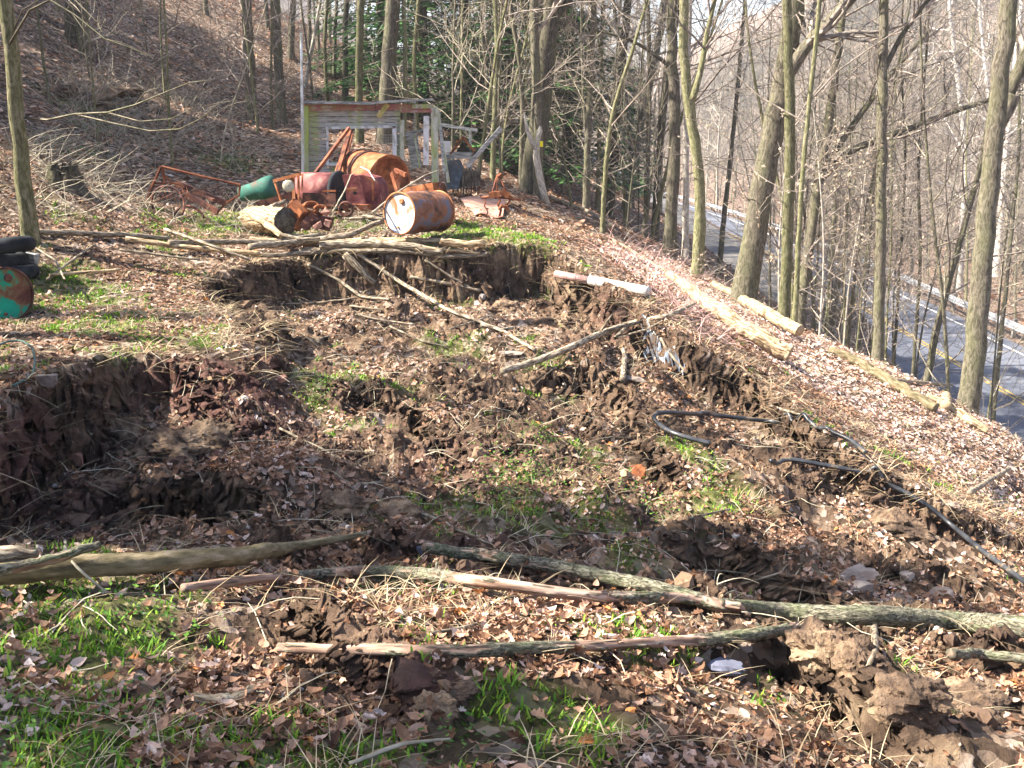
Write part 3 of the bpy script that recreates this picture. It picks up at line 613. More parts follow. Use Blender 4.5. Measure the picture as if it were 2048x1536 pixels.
# (kind, trunk pixels from the foot up, depth or None = where the foot meets the ground, width px, material, label, options)
TT = [
 ('tree', [(62,485),(42,340),(30,180),(22,60),(12,0)], None, 33, 'bark_lit', 'mossy leaning trunk beside the tyre pile at the left edge', dict(H=13, nb=14, first=.45, seed=1)),
 ('tree', [(497,135),(497,60),(494,0)], 30, 24, 'bark_grey', 'straight upright trunk on the hillside above the tall thin pole', dict(seed=2)),
 ('tree', [(556,108),(553,50),(551,0)], 32, 21, 'bark_grey', 'smaller trunk standing just right of the straight hillside trunk', dict(seed=3)),
 ('tree', [(141,85),(139,30),(137,0)], None, 20, 'bark_dark', 'left trunk of the close pair high on the left hillside', dict(seed=4)),
 ('tree', [(163,92),(163,30),(162,0)], None, 24, 'bark_dark', 'right trunk of the close pair high on the left hillside', dict(seed=5)),
 ('tree', [(715,197),(718,90),(722,0)], 27, 17, 'bark_lit', 'slim sunlit trunk behind the left part of the ruined shed roof edge', dict(seed=6)),
 ('tree', [(766,205),(778,90),(787,0)], 27, 36, 'bark_dark', 'stout dark trunk leaning right directly behind the ruined shed wall', dict(seed=7, flare=1.3)),
 ('sapling', [(609,175),(622,100),(634,50),(640,0)], None, 9, 'bark_pale', 'slender forked sapling beside the tall thin pole', dict(H=9, seed=8, nb=12)),
 ('tree', [(806,215),(812,100),(806,0)], 27, 10, 'bark_lit', 'thin trunk just right of the stout dark trunk behind the shed', dict(seed=9)),
 ('tree', [(835,240),(826,120),(838,0)], 30, 9, 'bark_lit', 'thin wavy pale trunk above the right end of the shed roof', dict(seed=10)),
 ('tree', [(921,260),(924,120),(925,0)], 30, 6, 'bark_lit', 'very thin straight stem in front of the hemlocks', dict(seed=11, H=11, nb=9)),
 ('tree', [(985,330),(990,200),(996,90),(990,0)], 25, 12, 'bark_lit', 'thin pale trunk with a crooked foot left of the big double trunk', dict(seed=12)),
 ('tree', [(1055,352),(1078,240),(1092,120),(1104,0)], 24.5, 44, 'bark_dark', 'thick dark trunk behind the bleached snag', dict(seed=13, flare=1.35,
     extra=[([A(1100,40,24.5), A(1130,15,24.5), A(1150,-30,24.5), A(1175,-130,24.5)], .1, .06, 5)])),
 ('tree', [(1078,395),(1075,240),(1071,120),(1068,0)], None, 22, 'bark_grey', 'straight grey trunk wearing the yellow tag', dict(seed=14, H=14)),
 ('tree', [(1042,345),(1046,180),(1030,60),(1018,0)], 26, 11, 'bark_grey', 'slim curved trunk crossing left of the thick dark trunk', dict(seed=15)),
 ('tree', [(1216,432),(1228,330),(1238,200),(1257,0)], None, 21, 'bark_grey', 'curved trunk in front of the far end of the driveway', dict(seed=16)),
 ('sapling', [(1204,466),(1210,340),(1226,210),(1262,110)], None, 11, 'bark_lit', 'thin bent yellowish stem at the rim of the bench', dict(seed=17, H=7, nb=7)),
 ('tree', [(1172,410),(1176,250),(1184,100),(1188,0)], 27, 15, 'bark_grey', 'upright trunk between the snag and the bent yellowish stem', dict(seed=18)),
 ('tree', [(1195,400),(1200,200),(1205,0)], 31, 9, 'bark_lit', 'slim lit trunk behind the bent yellowish stem', dict(seed=19)),
 ('tree', [(1340,514),(1344,400),(1352,250),(1343,130),(1345,0)], None, 28, 'bark_grey', 'upright trunk left of the pale post like trunk near the driveway', dict(first=.42, seed=20,
     extra=[([A(1337,130,24), A(1290,95,24), A(1250,75,24), A(1190,60,24)], .05, .02, 6)])),
 ('tree', [(1392,558),(1402,440),(1398,330),(1375,190),(1364,90),(1368,0)], None, 26, 'bark_lit', 'winding trunk that bows right above the upper end of the long log', dict(first=.42, seed=21,
     extra=[([A(1385,200,17.5), A(1402,140,17.5), A(1415,60,17.5), A(1440,-40,17.5)], .06, .03, 6)])),
 ('tree', [(1371,492),(1373,330),(1372,230),(1380,0)], 27, 15, 'bark_pale', 'pale post like trunk seen against the driveway', dict(seed=22)),
 ('tree', [(1484,572),(1512,450),(1532,330),(1552,220),(1580,100),(1592,0)], 19.5, 54, 'bark_grey', 'massive leaning trunk in front of the driveway', dict(first=.42, seed=23, sides=18, flare=1.25,
     extra=[([A(1575,150,19), A(1610,95,19), A(1680,20,19), A(1740,-40,19)], .13, .08, 8)])),
 ('tree', [(1567,622),(1576,480),(1580,300),(1577,120),(1573,0)], 18.5, 26, 'bark_lit', 'upright trunk just right of the massive leaning trunk', dict(first=.42, seed=24)),
 ('tree', [(1590,638),(1596,500),(1606,330),(1625,150),(1640,0)], 18, 12, 'bark_lit', 'slim wavering trunk at the beech twigs', dict(seed=25)),
 ('tree', [(1604,560),(1630,400),(1652,290),(1670,150),(1688,0)], 23, 24, 'bark_grey', 'trunk leaning right behind the slim wavering trunk', dict(first=.42, seed=26,
     extra=[([A(1640,360,23), A(1700,300,23), A(1800,265,23), A(1900,225,23), A(2010,190,23)], .09, .05, 9), ([A(1650,330,23), A(1720,230,23), A(1780,150,23), A(1860,60,23)], .08, .04, 9)])),
 ('tree', [(1756,722),(1760,560),(1763,350),(1764,150),(1770,0)], 18.5, 26, 'bark_grey', 'straight trunk rising beside the mossy middle log', dict(first=.42, seed=27,
     extra=[([A(1764,150,18.5), A(1800,75,18.5), A(1840,20,18.5), A(1880,-30,18.5)], .05, .03, 7)])),
 ('tree', [(1933,822),(1952,680),(1966,520),(1980,360),(1992,220)], None, 46, 'bark_grey', 'big tan trunk on the rim at the right with a broken stub in its fork', dict(first=.55, nb=14, seed=28, sides=20, flare=1.15,
     extra=[([A(1990,250,16.5), A(2010,215,16.5), A(2022,190,16.5)], .17, .15, 0), ([A(1990,240,16.5), A(2025,170,16.5), A(2060,90,16.5), A(2100,0,16.5)], .12, .08, 8)])),
 ('tree', [(1850,745),(1876,640),(1900,560),(1935,430),(1970,300),(1984,200)], 21, 17, 'bark_dark', 'dark thin trunk leaning right across the road', dict(seed=29, H=11)),
 ('tree', [(1798,650),(1802,500),(1812,300),(1800,120),(1806,0)], 24, 8, 'bark_dark', 'dark pencil thin stem above the guard rail', dict(seed=30, H=11)),
 ('tree', [(1835,680),(1842,520),(1835,330),(1850,150)], 23, 9, 'bark_grey', 'thin stem between the dark pencil stem and the leaning dark trunk', dict(seed=31, H=12)),
 ('tree', [(1700,640),(1712,520),(1740,380),(1768,260)], 22, 8, 'bark_grey', 'thin stem leaning toward the straight trunk near the middle log', dict(seed=32, H=10)),
 ('tree', [(1290,470),(1296,300),(1300,150),(1296,0)], 30, 12, 'bark_grey', 'upright trunk in the gap right of the curved driveway trunk', dict(seed=33)),
 ('tree', [(1440,480),(1460,330),(1478,150),(1490,0)], 33, 12, 'bark_grey', 'upright trunk between the winding trunk and the massive leaning one', dict(seed=34)),
 ('tree', [(1665,560),(1672,400),(1668,200),(1676,0)], 30, 10, 'bark_grey', 'straight slim trunk left of the near end of the guard rail', dict(seed=35)),
 ('tree', [(655,200),(648,90),(655,0)], 34, 8, 'bark_lit', 'slim hillside stem between the pole and the sunlit trunk', dict(seed=36)),
 ('tree', [(688,130),(690,60),(694,0)], 38, 13, 'bark_dark', 'dark hillside trunk left of the sunlit trunk behind the shed', dict(seed=37)),
 ('tree', [(580,80),(583,30),(588,0)], 42, 13, 'bark_grey', 'hillside trunk near the crest above the pole', dict(seed=38)),
 ('sapling', [(322,100),(318,40),(322,0)], 26, 5, 'bark_lit', 'thin sapling alone on the upper left hillside', dict(seed=39, H=7, nb=8)),
 ('sapling', [(438,330),(440,290),(452,240),(470,200)], None, 4, 'twig_pale', 'wispy sapling on the slope behind the rusty rake frame', dict(seed=40, H=3.2, nb=8)),
 ('tree', [(2030,500),(2040,300),(2036,100)], 30, 12, 'bark_grey', 'trunk at the right edge of the view beyond the big tan trunk', dict(seed=41)),
]
for kind, pts, Y, wpx, mat, lab, kw in TT:
    W_, y0 = px_trunk(pts, Y)
    kw = dict(kw); kw.setdefault('H', 15)
    make_tree(kind, W_, wpx/2*y0/FPX*.93, lab, 'tree' if kind == 'tree' else 'sapling', None, mat, **kw)
# long low limbs sweeping across the bank from the left tree
rg = np.random.default_rng(5)
br = empty('overhanging_branch', tuple(A(45,235,12.3)), 'long pale bare branch sweeping right from the leaning left tree', 'branch')
mb = MB()
for P, r in (([(45,235),(95,240),(150,228),(215,225),(270,210),(330,185),(380,165),(425,160)], .017), ([(215,225),(280,243),(340,238),(390,215)], .009),
             ([(150,228),(220,245),(300,262),(360,258),(400,238),(440,205)], .010), ([(270,210),(290,185),(320,175)], .006), ([(340,262),(372,235),(395,190)], .006)):
    mb.tube([A(x, y, 12.3-(x-45)*.004) for x, y in P], np.linspace(r, .004, len(P)), 6)
world_part(mb, 'limb', 'bark_grey', br)
b2 = empty('overhanging_branch', tuple(A(18,90,12.2)), 'arching bare branch drooping from the top left corner over the hillside', 'branch')
mb = MB()
for P, r in (([(18,90),(60,20),(100,0),(150,30),(210,78),(260,95),(300,112),(318,128)], .014), ([(28,60),(45,20),(75,2),(95,-12)], .010), ([(150,0),(190,40),(235,72)], .007),
             ([(210,78),(240,84),(300,110)], .006), ([(145,28),(175,70),(205,120)], .006)):
    mb.tube([A(x, y, 12.2-(x)*.003) for x, y in P], np.linspace(r, .004, len(P)), 6)
world_part(mb, 'limb', 'bark_grey', b2)
print('named trees', time.time()-T0)

# bleached snag with two broken prongs
sn = empty('snag', tuple(G(1090,404)), 'bleached barkless snag with a broken forked top beside the tagged trunk', 'dead tree')
Ys = sn.location.y; mb = MB()
mb.tube([A(x, y, Ys) for x, y in [(1094,412),(1086,380),(1078,350),(1072,310),(1074,285),(1080,262),(1080,252)]], [.085, .085, .08, .075, .07, .05, .015], 12, disp=lambda n_, k_: .008*rng.normal(size=(n_, k_)))
mb.tube([A(x, y, Ys) for x, y in [(1073,300),(1062,282),(1054,258),(1048,225)]], [.06, .05, .045, .012], 9)
world_part(mb, 'trunk', 'bark_pale', sn)
# two curved prongs rising from the moss behind it
tg = MB(); p = A(1083,288,Ys-.16); tg.box(p, (.075, .012, .125), jit=.004); tag(tg.build('tree_tag', 'tag_yellow', smooth=False), 'small yellow tag nailed to the grey trunk behind the snag', 'tag')

# unseen trees added left of and behind the view to cast dappled shade
off = [(-9,3,.16),(-13,-3,.2),(-10.5,8.5,.14),(-18,9,.22),(-22,7,.3),(-6.5,-1,.14),(-15.5,-8,.22),(-25,14,.3),(-22,19,.26),(-28,3,.3)]
for k, (x, y, r) in enumerate(off):
    make_tree('tree', [V(x, y), V(x, y, 3)+Vector((random.uniform(-.4, .4), random.uniform(-.3, .3), 0))], r, 'unseen bare tree added beyond the left edge to cast dappled shade', 'tree', 'shade trees added beyond the left edge', 'bark_grey', H=10+k % 4,
              seed=300+k, nb=13, kids=(4, 3), first=.3)

# ------------------------------------------------------------------ forest repeats
def proto_tree(seed, H, r, mat, nb, kids, first, bL=.26, twig='twig', bend=.05):
    rg = np.random.default_rng(seed); pts = [np.zeros(3)]; d = np.array([rg.normal(0, .08), rg.normal(0, .08), 1.])
    while pts[-1][2] < H*.4: d = d/np.linalg.norm(d); pts.append(pts[-1]+d*H*.12); d += rg.normal(0, bend, 3)
    return make_tree('tree', pts, r, None, 'tree', None, mat, H=H, nb=nb, kids=kids, first=first, seed=seed, bL=bL, sides=7, twig=twig, flare=1.4)
protos = [proto_tree(500+k, 13+1.3*(k % 4), .06+.02*(k % 4), ('bark_grey', 'bark_lit', 'bark_dark', 'bark_grey')[k % 4], 26+3*(k % 3), (5, 4), .12+.05*(k % 3)) for k in range(9)]
saps = [proto_tree(600+k, 5.5+k*.8, .028+.004*k, ('bark_lit', 'bark_grey')[k % 2], 16, (4, 3), .12, .34, 'twig_pale' if k % 2 else 'twig') for k in range(5)]
used = set()
def place(proto, loc, rz, s, label, group, cat='tree', name=None):
    if proto.name not in used: used.add(proto.name); o = proto; first_ = True
    else:
        o = proto.copy(); COL.objects.link(o); first_ = False
        for ch in proto.children:
            c = ch.copy(); COL.objects.link(c); c.parent = o
    o.location = loc; o.rotation_euler = (random.uniform(-.05, .05), random.uniform(-.05, .05), rz); o.scale = (s, s, s)
    o['label'] = label; o['group'] = group; o['category'] = cat
    return o
def clear(x, y, pad=1.0):
    t = x-(road_x(y)-4.2)
    if -pad < t < 9.6+pad: return False
    if 42 < y < 180 and abs(x-float(drive_x(y))) < 1.7+pad: return False
    return True
cnt = 0; tries = 0
rg = np.random.default_rng(21)
pos = []
zones = [(55, lambda: (rg.uniform(-34, 0), rg.uniform(28, 80)), 'bare tree among many on the wooded hillside behind the shed', 'hillside trees'),
         (42, lambda: (rg.uniform(1, 14), rg.uniform(30, 95)), 'bare tree among many on the slope between the bench and the driveway', 'slope trees'),
         (95, lambda: (rg.uniform(26, 62), rg.uniform(30, 120)), 'bare tree among many on the valley floor beyond the guard rail', 'valley trees'),
         (40, lambda: (rg.uniform(10, 60), rg.uniform(110, 220)), 'bare tree among many far along the valley', 'far valley trees')]
zt = [z_[0] for z_ in zones]
for n_, f, lab, grp in zones:
    k = 0; guard = 0
    while k < n_ and guard < 5000:
        guard += 1; x, y = f()
        if abs(x)/y > .62 or not clear(x, y): continue
        if .15 < x/y < .285 and y < 75: continue
        if any((x-a)**2+(y-b_)**2 < 2.2 for a, b_ in pos): continue
        if grp == 'hillside trees' and y < 42 and x/y > -.3: continue
        pos.append((x, y)); k += 1
        place(protos[int(rg.integers(9))], tuple(V(x, y, -.1)), rg.uniform(0, 6.3), rg.uniform(.7, 1.35), lab, grp)
sz = [(16, lambda: (rg.uniform(6, 13), rg.uniform(22, 36)), 'thin bare sapling among several in front of the road bend', 'road bend saplings'),
      (14, lambda: (rg.uniform(-15, -5), rg.uniform(19, 34)), 'thin bare sapling among several on the left bank', 'bank saplings'),
      (24, lambda: (rg.uniform(-2, 4.2), rg.uniform(24, 36)), 'thin bare sapling among several behind the snag', 'saplings behind the snag'),
      (20, lambda: (rg.uniform(6, 13.5), rg.uniform(20, 42)), 'thin bare sapling among several on the drop to the road', 'roadside saplings'),
      (30, lambda: (rg.uniform(24.5, 40), rg.uniform(32, 75)), 'thin bare sapling among several beyond the guard rail', 'saplings past the rail')]
for n_, f, lab, grp in sz:
    k = 0
    while k < n_:
        x, y = f()
        if not clear(x, y, .3): continue
        if grp == 'road bend saplings' and not (.26 < x/y < .36): continue
        if grp == 'roadside saplings' and (x < 3.8+(28-y)*.35 or .18 < x/y < .27): continue
        k += 1
        place(saps[int(rg.integers(5))], tuple(V(x, y, -.05)), rg.uniform(0, 6.3), rg.uniform(.7, 1.2), lab, grp, 'sapling')
# far wood on the opposite valley side: one mass
def wood(n_, f, mat, name, label, seed):
    rg = np.random.default_rng(seed); pr = []
    for k in range(4):
        m_ = MB(); H = 13+2*k; m_.tube([(0, 0, -.5), (.2, .1, H*.5), (.1, .3, H)], [.16, .11, .03], 4, caps=False)
        for q in range(34):
            t = rg.uniform(.15, .97); az = rg.uniform(0, 6.3); el = rg.uniform(.2, 1.0)
            branches(m_, (.1, .1, H*t), (math.cos(az)*math.cos(el), math.sin(az)*math.cos(el), math.sin(el)), (1.15-t)*H*.34+.8, .05, 1, rg, (0, 3), .12, (3, 3, 3, 3), .022)
        pr.append(m_)
    mb = MB(); arr = [(np.vstack(m_.v), np.vstack(m_.f4)) for m_ in pr]
    k = 0
    while k < n_:
        x, y = f(rg)
        k += 1; v, f4 = arr[int(rg.integers(4))]; a = rg.uniform(0, 6.3); s = rg.uniform(.6, 1.2); c_, s_ = math.cos(a)*s, math.sin(a)*s
        mb.add(np.c_[v[:, 0]*c_-v[:, 1]*s_+x, v[:, 0]*s_+v[:, 1]*c_+y, v[:, 2]*s+float(gz(x, y))], f4)
    o = mb.build(name, mat); tag(o, label, None, None, 'stuff'); return o
def fz(rg):
    while True:
        x, y = rg.uniform(38, 170), rg.uniform(60, 330)
        if .12 < x/y < .75: return x, y
wood(750, fz, 'bark_grey', 'distant_wood', 'bare grey brown wood covering the far valley side', 31)
def fz2(rg):
    while True:
        x, y = rg.uniform(-120, 90), rg.uniform(80, 330)
        if -.6 < x/y < .3 and clear(x, y): return x, y
wood(260, fz2, 'bark_pale', 'distant_wood', 'bare pale wood closing the head of the valley and the hill crest', 32)
# pale sycamores across the valley
for k, (px, py0, px1) in enumerate(((1935, 420, 1900), (2010, 400, 2040), (1990, 420, 1960))):
    Yk = 75+k*8; b0 = A(px, py0, Yk); b0 = V(b0.x, b0.y)
    make_tree('sycamore', [b0, A(px, 330, Yk), A((px+px1)/2, 170, Yk), A(px1, 30, Yk)], .3, ('white barked sycamore left of the two taller ones across the valley', 'white barked sycamore at the right edge across the valley', 'white barked sycamore between the other two across the valley')[k],
              'tree', None, 'bark_white', H=26, nb=16, kids=(5, 3), seed=700+k, twig='bark_white', sides=8)
print('forest', time.time()-T0)

# ------------------------------------------------------------------ hemlocks
def hemlock(seed, H, label, loc, s=1):
    rg = np.random.default_rng(seed); root = empty('hemlock', (0, 0, 0), label, 'evergreen')
    mb = MB(); mb.tube([(0, 0, -.4), (0, 0, H*.5), (.05, 0, H)], [.22, .13, .02], 8); mb.build('trunk', 'bark_dark', root)
    tw = MB(); C_, N_ = [], []
    for k in range(170):
        t = rg.uniform(.06, .98); L = (1.02-t)*H*.34+.4; az = rg.uniform(0, 6.283)
        P = [np.array([0, 0, H*t])]; d = np.array([math.cos(az), math.sin(az), .12])
        for q in range(7): d[2] -= .07; P.append(P[-1]+d/np.linalg.norm(d)*L/7)
        tw.tube(P, np.linspace(.025, .006, 8), 3, caps=False)
        for q in range(int(34*L)):
            u_ = rg.uniform(.15, 1)*6.99; i = int(u_); pp = P[i]+(P[i+1]-P[i])*(u_-i)
            sd = np.array([-math.sin(az), math.cos(az), 0])*rg.choice([-1, 1])*rg.uniform(0, 1)**.7*L*.3*(1.1-u_/8)
            C_.append(pp+sd+np.array([0, 0, -abs(rg.normal(0, .06))-.12*np.linalg.norm(sd)])); N_.append(az+rg.normal(0, .5)+(.8 if sd @ [-math.sin(az), math.cos(az), 0] > 0 else -.8))
    C_ = np.array(C_); N_ = np.array(N_); n = len(C_)
    l = rg.uniform(.1, .26, n); w_ = l*.28; dr = rg.uniform(-.5, .1, n)
    dx = np.c_[np.cos(N_), np.sin(N_), dr]; sx = np.c_[-np.sin(N_), np.cos(N_), rg.normal(0, .25, n)]
    v = np.stack([C_, C_+dx*l[:, None]*.5+sx*w_[:, None], C_+dx*l[:, None], C_+dx*l[:, None]*.5-sx*w_[:, None]], 1).reshape(-1, 3)
    f = np.arange(n)[:, None]*4+np.arange(4)[None]
    fo = MB(); fo.add(v, f, at=np.repeat(rg.uniform(0, 1, n), 4)); tw.build('limbs', 'twig', root); fo.build('crown', 'hemlock', root, attr='cv', smooth=False)
    root.location = loc; root.scale = (s, s, s); return root
hl = ['hemlock with dense green sprays left of the group behind the shed', 'tallest hemlock in the middle of the evergreen group', 'hemlock just left of the thick dark trunk', 'hemlock right of the thick dark trunk', 'small hemlock low beside the driveway', 'hemlock farthest up the hill behind the stout trunk', 'hemlock directly behind the tagged trunk and snag']
for k, (px, Y, H) in enumerate(((850,36,12),(930,39,15),(1020,35,12),(1135,41,11),(1262,62,8),(770,44,11),(1085,32,11))):
    p = A(px, 300, Y); hemlock(800+k, H, hl[k], tuple(V(p.x, Y, -.2)))
for k, (x, y, H) in enumerate(((-11.3,1.4,10.5),(-11.4,5.0,11.5),(-18.5,18.5,14),(-19.5,22,16),(-21.5,30,17),(-25,35,18))):  # unseen hemlocks, added to shade the foreground and the left bank
    o = hemlock(820+k % 2, H, 'unseen hemlock added beyond the left edge to shade the ground', tuple(V(x, y, -.2))); o['group'] = 'shade hemlocks added beyond the left edge'
print('hemlock', time.time()-T0)

# ------------------------------------------------------------------ fallen limbs and logs
def limb(name, px, radii, label, cat='branch', mat='limb', group=None, barkseq=None, sides=20, seed=0, lift=0, fork=(), step=.02, ends='cut_wood_pale', world=False, rs=.7, rough=.05):
    """px: photo pixels laid on the ground (or (px,py,dz))"""
    rg = np.random.default_rng(seed+900)
    P = []
    for q in px:
        if world: P.append(np.array(tuple(q), float))
        elif len(q) == 2: P.append(np.array(tuple(hit(lambda x, y: gz(x, y)+lift+np.mean(radii)*rs*.7, q[0], q[1], 400))))
        else: g_ = G(q[0], q[1]); P.append(np.array(tuple(A(q[0], q[1], g_.y-q[2]*2.2))) if q[2] else np.array(tuple(g_)))
    P = np.array(P)
    s_ = np.r_[0, np.cumsum(np.linalg.norm(np.diff(P, axis=0), axis=1))]; n = max(8, int(s_[-1]/step)); q = np.linspace(0, s_[-1], n)
    Q = np.stack([np.interp(q, s_, P[:, k]) for k in range(3)], -1)
    if not world:                       # a stiff limb bridges hollows: fit a smooth line just above the ground
        w_ = max(3, int(n*.10)); ker = np.hanning(w_*2+1); ker /= ker.sum()
        for k in range(3): Q[:, k] = np.convolve(np.pad(Q[:, k], w_, mode='reflect', reflect_type='odd'), ker, 'valid')
    r = np.interp(q, np.linspace(0, s_[-1], len(radii)), radii)*rs
    Q += np.c_[np.interp(q, np.linspace(0, s_[-1], 14), rg.normal(0, .16, 14))*r, np.zeros(n), np.interp(q, np.linspace(0, s_[-1], 14), rg.normal(0, .16, 14))*r]
    bkv = np.ones(n) if barkseq is None else np.interp(q/s_[-1], [a for a, b in barkseq], [b for a, b in barkseq])
    a = np.linspace(0, 2*np.pi, sides+1)
    nn = np.stack([fbm(q*6+seed, np.full(n, x)*1.5+seed, 3, 3) for x in np.cos(a)*1.2+np.sin(a)*.5], -1)
    BK = np.clip((bkv[:, None]+nn*.8+.25*np.stack([fbm(q*25, np.full(n, x)*9, 2, 8) for x in a], -1)-.5)*7+.5, 0, 1)
    fine = np.stack([fbm(q*22, np.full(n, x)*7, 3, 6) for x in a*.9], -1); fine[:, -1] = fine[:, 0]
    root = empty(name, tuple(Q[n//2]), label, cat, group); mb = MB()
    mb.tube(Q, r, sides, disp=lambda n_, k_: r[:, None]*(rough*nn + .16*BK + .14*fine*BK), at=BK, v0=seed*3.1)
    world_part(mb, 'stem', mat, root, attr='bk')
    if mat == 'limb' and len(Q) > 60:
        for k in range(5):
            i = int(rg.uniform(.08, .92)*n); d = rg.normal(size=3); d[2] = abs(d[2])*.6; d /= np.linalg.norm(d); m2 = MB(); rk = r[i]*rg.uniform(.25, .45)
            m2.tube([Q[i], Q[i]+d*r[i]*1.2, Q[i]+d*(r[i]*1.2+rg.uniform(.01, .05))], [rk*1.6, rk, rk*.7], 7, at=np.ones((3, 8))); world_part(m2, 'knot', mat, root, attr='bk')
    for fp, fr, on in fork:
        F = np.array([tuple(Q[int(on*(n-1))])]+[tuple(x) for x in fp]); m2 = MB()
        m2.tube(F, np.linspace(fr, fr*.4, len(F)), 7, at=np.ones((len(F), 8))*.6); world_part(m2, 'side_branch', mat, root, attr='bk')
    return root
def off_(p, q): return A(p[0], p[1], G(*q).y)
limb('fallen_limb', [(850,1095),(960,1115),(1080,1130),(1200,1150),(1290,1168),(1380,1195),(1450,1215),(1530,1226),(1600,1232)], [.036,.042,.043,.044,.045,.043,.043,.036,.02], 'bark covered limb reaching left from the big bark covered trunk, upper of its two arms', mat='limb',
     barkseq=[(0,.75),(.3,.95),(.6,.95),(.7,.1),(.95,.15),(1,.9)], seed=1, lift=.05, sides=26, step=.012)
limb('fallen_log', [(1440,1205),(1560,1226),(1700,1232),(1820,1238),(1940,1250),(2060,1258),(2200,1270)], [.025,.06,.066,.068,.074,.085,.09], 'thick bark covered fallen trunk running out of view at the lower right', 'fallen log', barkseq=[(0,1.2),(1,1.2)], seed=2, lift=.04, sides=30, step=.012)
limb('fallen_limb', [(365,1180),(430,1168),(520,1158),(640,1148),(760,1140),(860,1150),(960,1165),(1060,1180),(1160,1197),(1260,1195),(1360,1200),(1480,1215)], [.026,.03,.034,.036,.038,.038,.037,.037,.038,.036,.034,.03],
     'long patchy barked limb lying across the middle of the foreground', barkseq=[(0,0),(.14,.05),(.2,.9),(.3,.75),(.36,.2),(.4,.95),(.5,.9),(.56,.1),(.74,.1),(.78,.95),(.85,.7),(.9,.1),(1,.3)], seed=3, lift=.05, sides=26, step=.012)
limb('fallen_limb', [(558,1297),(640,1302),(760,1308),(880,1306),(1000,1299),(1120,1295),(1190,1298),(1280,1285),(1380,1282),(1470,1278),(1560,1260),(1625,1245)], [.024,.027,.028,.03,.027,.027,.032,.031,.029,.028,.027,.026],
     'lowest patchy barked limb in the foreground, nearest the camera', barkseq=[(0,.1),(.13,0),(.2,.4),(.24,.3),(.27,1),(.36,.95),(.38,.1),(.52,.05),(.56,1),(.74,.95),(.77,.05),(.9,.1),(1,.5)], seed=4, lift=.04, sides=26, step=.012)
limb('fallen_log', [(-60,1150),(60,1140),(140,1137),(260,1128),(380,1120),(500,1112),(600,1092),(680,1080),(732,1072)], [.056,.058,.056,.054,.05,.044,.03,.024,.016], 'smooth mossy brown fallen trunk tapering to a point, at the left foreground', 'fallen log', mat='smooth_wood', seed=5, lift=.075, sides=24)
limb('fallen_limb', [(-40,1150),(40,1135),(100,1120),(150,1105),(198,1092)], [.028,.028,.027,.025,.02], 'short grey limb lying over the mossy fallen trunk at the left', seed=6, barkseq=[(0,.8),(1,.8)], lift=.16)
limb('stick', [(130,1080,.3),(132,1110,.2),(160,1145,.1),(220,1190)], [.008,.01,.01,.006], 'thin pale crooked stick standing over the mossy fallen trunk', 'stick', mat='twig_pale', seed=7, sides=8)
limb('bark_slab', [(-30,1115),(30,1112),(75,1108)], [.04,.045,.02], 'broken brown wood end poking in at the left edge', 'wood', mat='deadwood', seed=8, lift=.12)
limb('fallen_limb', [(1005,742),(1080,722),(1150,695),(1205,668),(1260,650),(1320,640),(1355,625),(1392,606)], [.045,.045,.045,.045,.038,.035,.03,.016], 'grey forked limb propped across the middle of the scar', mat='deadwood', seed=9, lift=.1,
     fork=[([off_((1200,665),(1200,690)), off_((1212,645),(1200,690)), off_((1225,628),(1200,690))], .02, .52), ([off_((1230,675),(1230,700)), off_((1290,660),(1290,690)), off_((1325,642),(1320,680))], .025, .45)])
limb('stick', [(770,1010),(850,1030),(920,1062),(985,1092)], [.012,.014,.012,.008], 'thin curved brown stick in the dark mud above the foreground limbs', 'stick', mat='deadwood', seed=10, sides=8, lift=.03)
limb('stick', [(860,1268),(920,1258),(975,1240)], [.008,.009,.006], 'short brown stick between the two middle foreground limbs', 'stick', mat='deadwood', seed=11, sides=8, lift=.02)
limb('stick', [(1480,1170),(1560,1150),(1612,1092,.25)], [.009,.01,.005], 'slim stick tilted up behind the thick fallen trunk', 'stick', mat='deadwood', seed=12, sides=8, lift=.02)
limb('stick', [(700,1530),(800,1490),(900,1478)], [.007,.008,.005], 'straw coloured stick at the bottom edge of the view', 'stick', mat='twig_pale', seed=13, sides=8, lift=.03)
limb('curved_wood', [(385,1400),(430,1408),(490,1395),(530,1372)], [.03,.034,.03,.02], 'dark curved piece of wood half buried in foreground leaves', 'wood', mat='deadwood', seed=14, lift=-.01)
limb('stick', [(1940,985),(1980,960),(2018,938)], [.035,.036,.034], 'short grey stick on the sunny slope at the right', 'stick', mat='deadwood', seed=15, lift=.05)
limb('root_stick', [(1720,1370),(1745,1320),(1752,1290),(1748,1255)], [.014,.016,.016,.02], 'reddish root hanging over the clay bank at the right', 'root', mat='deadwood', seed=16, lift=.05, sides=9)
limb('fallen_limb', [(1900,1308),(1960,1312),(2070,1322)], [.03,.03,.032], 'dark limb below the thick trunk at the right edge', seed=17, barkseq=[(0,.9),(1,.9)], lift=.06)
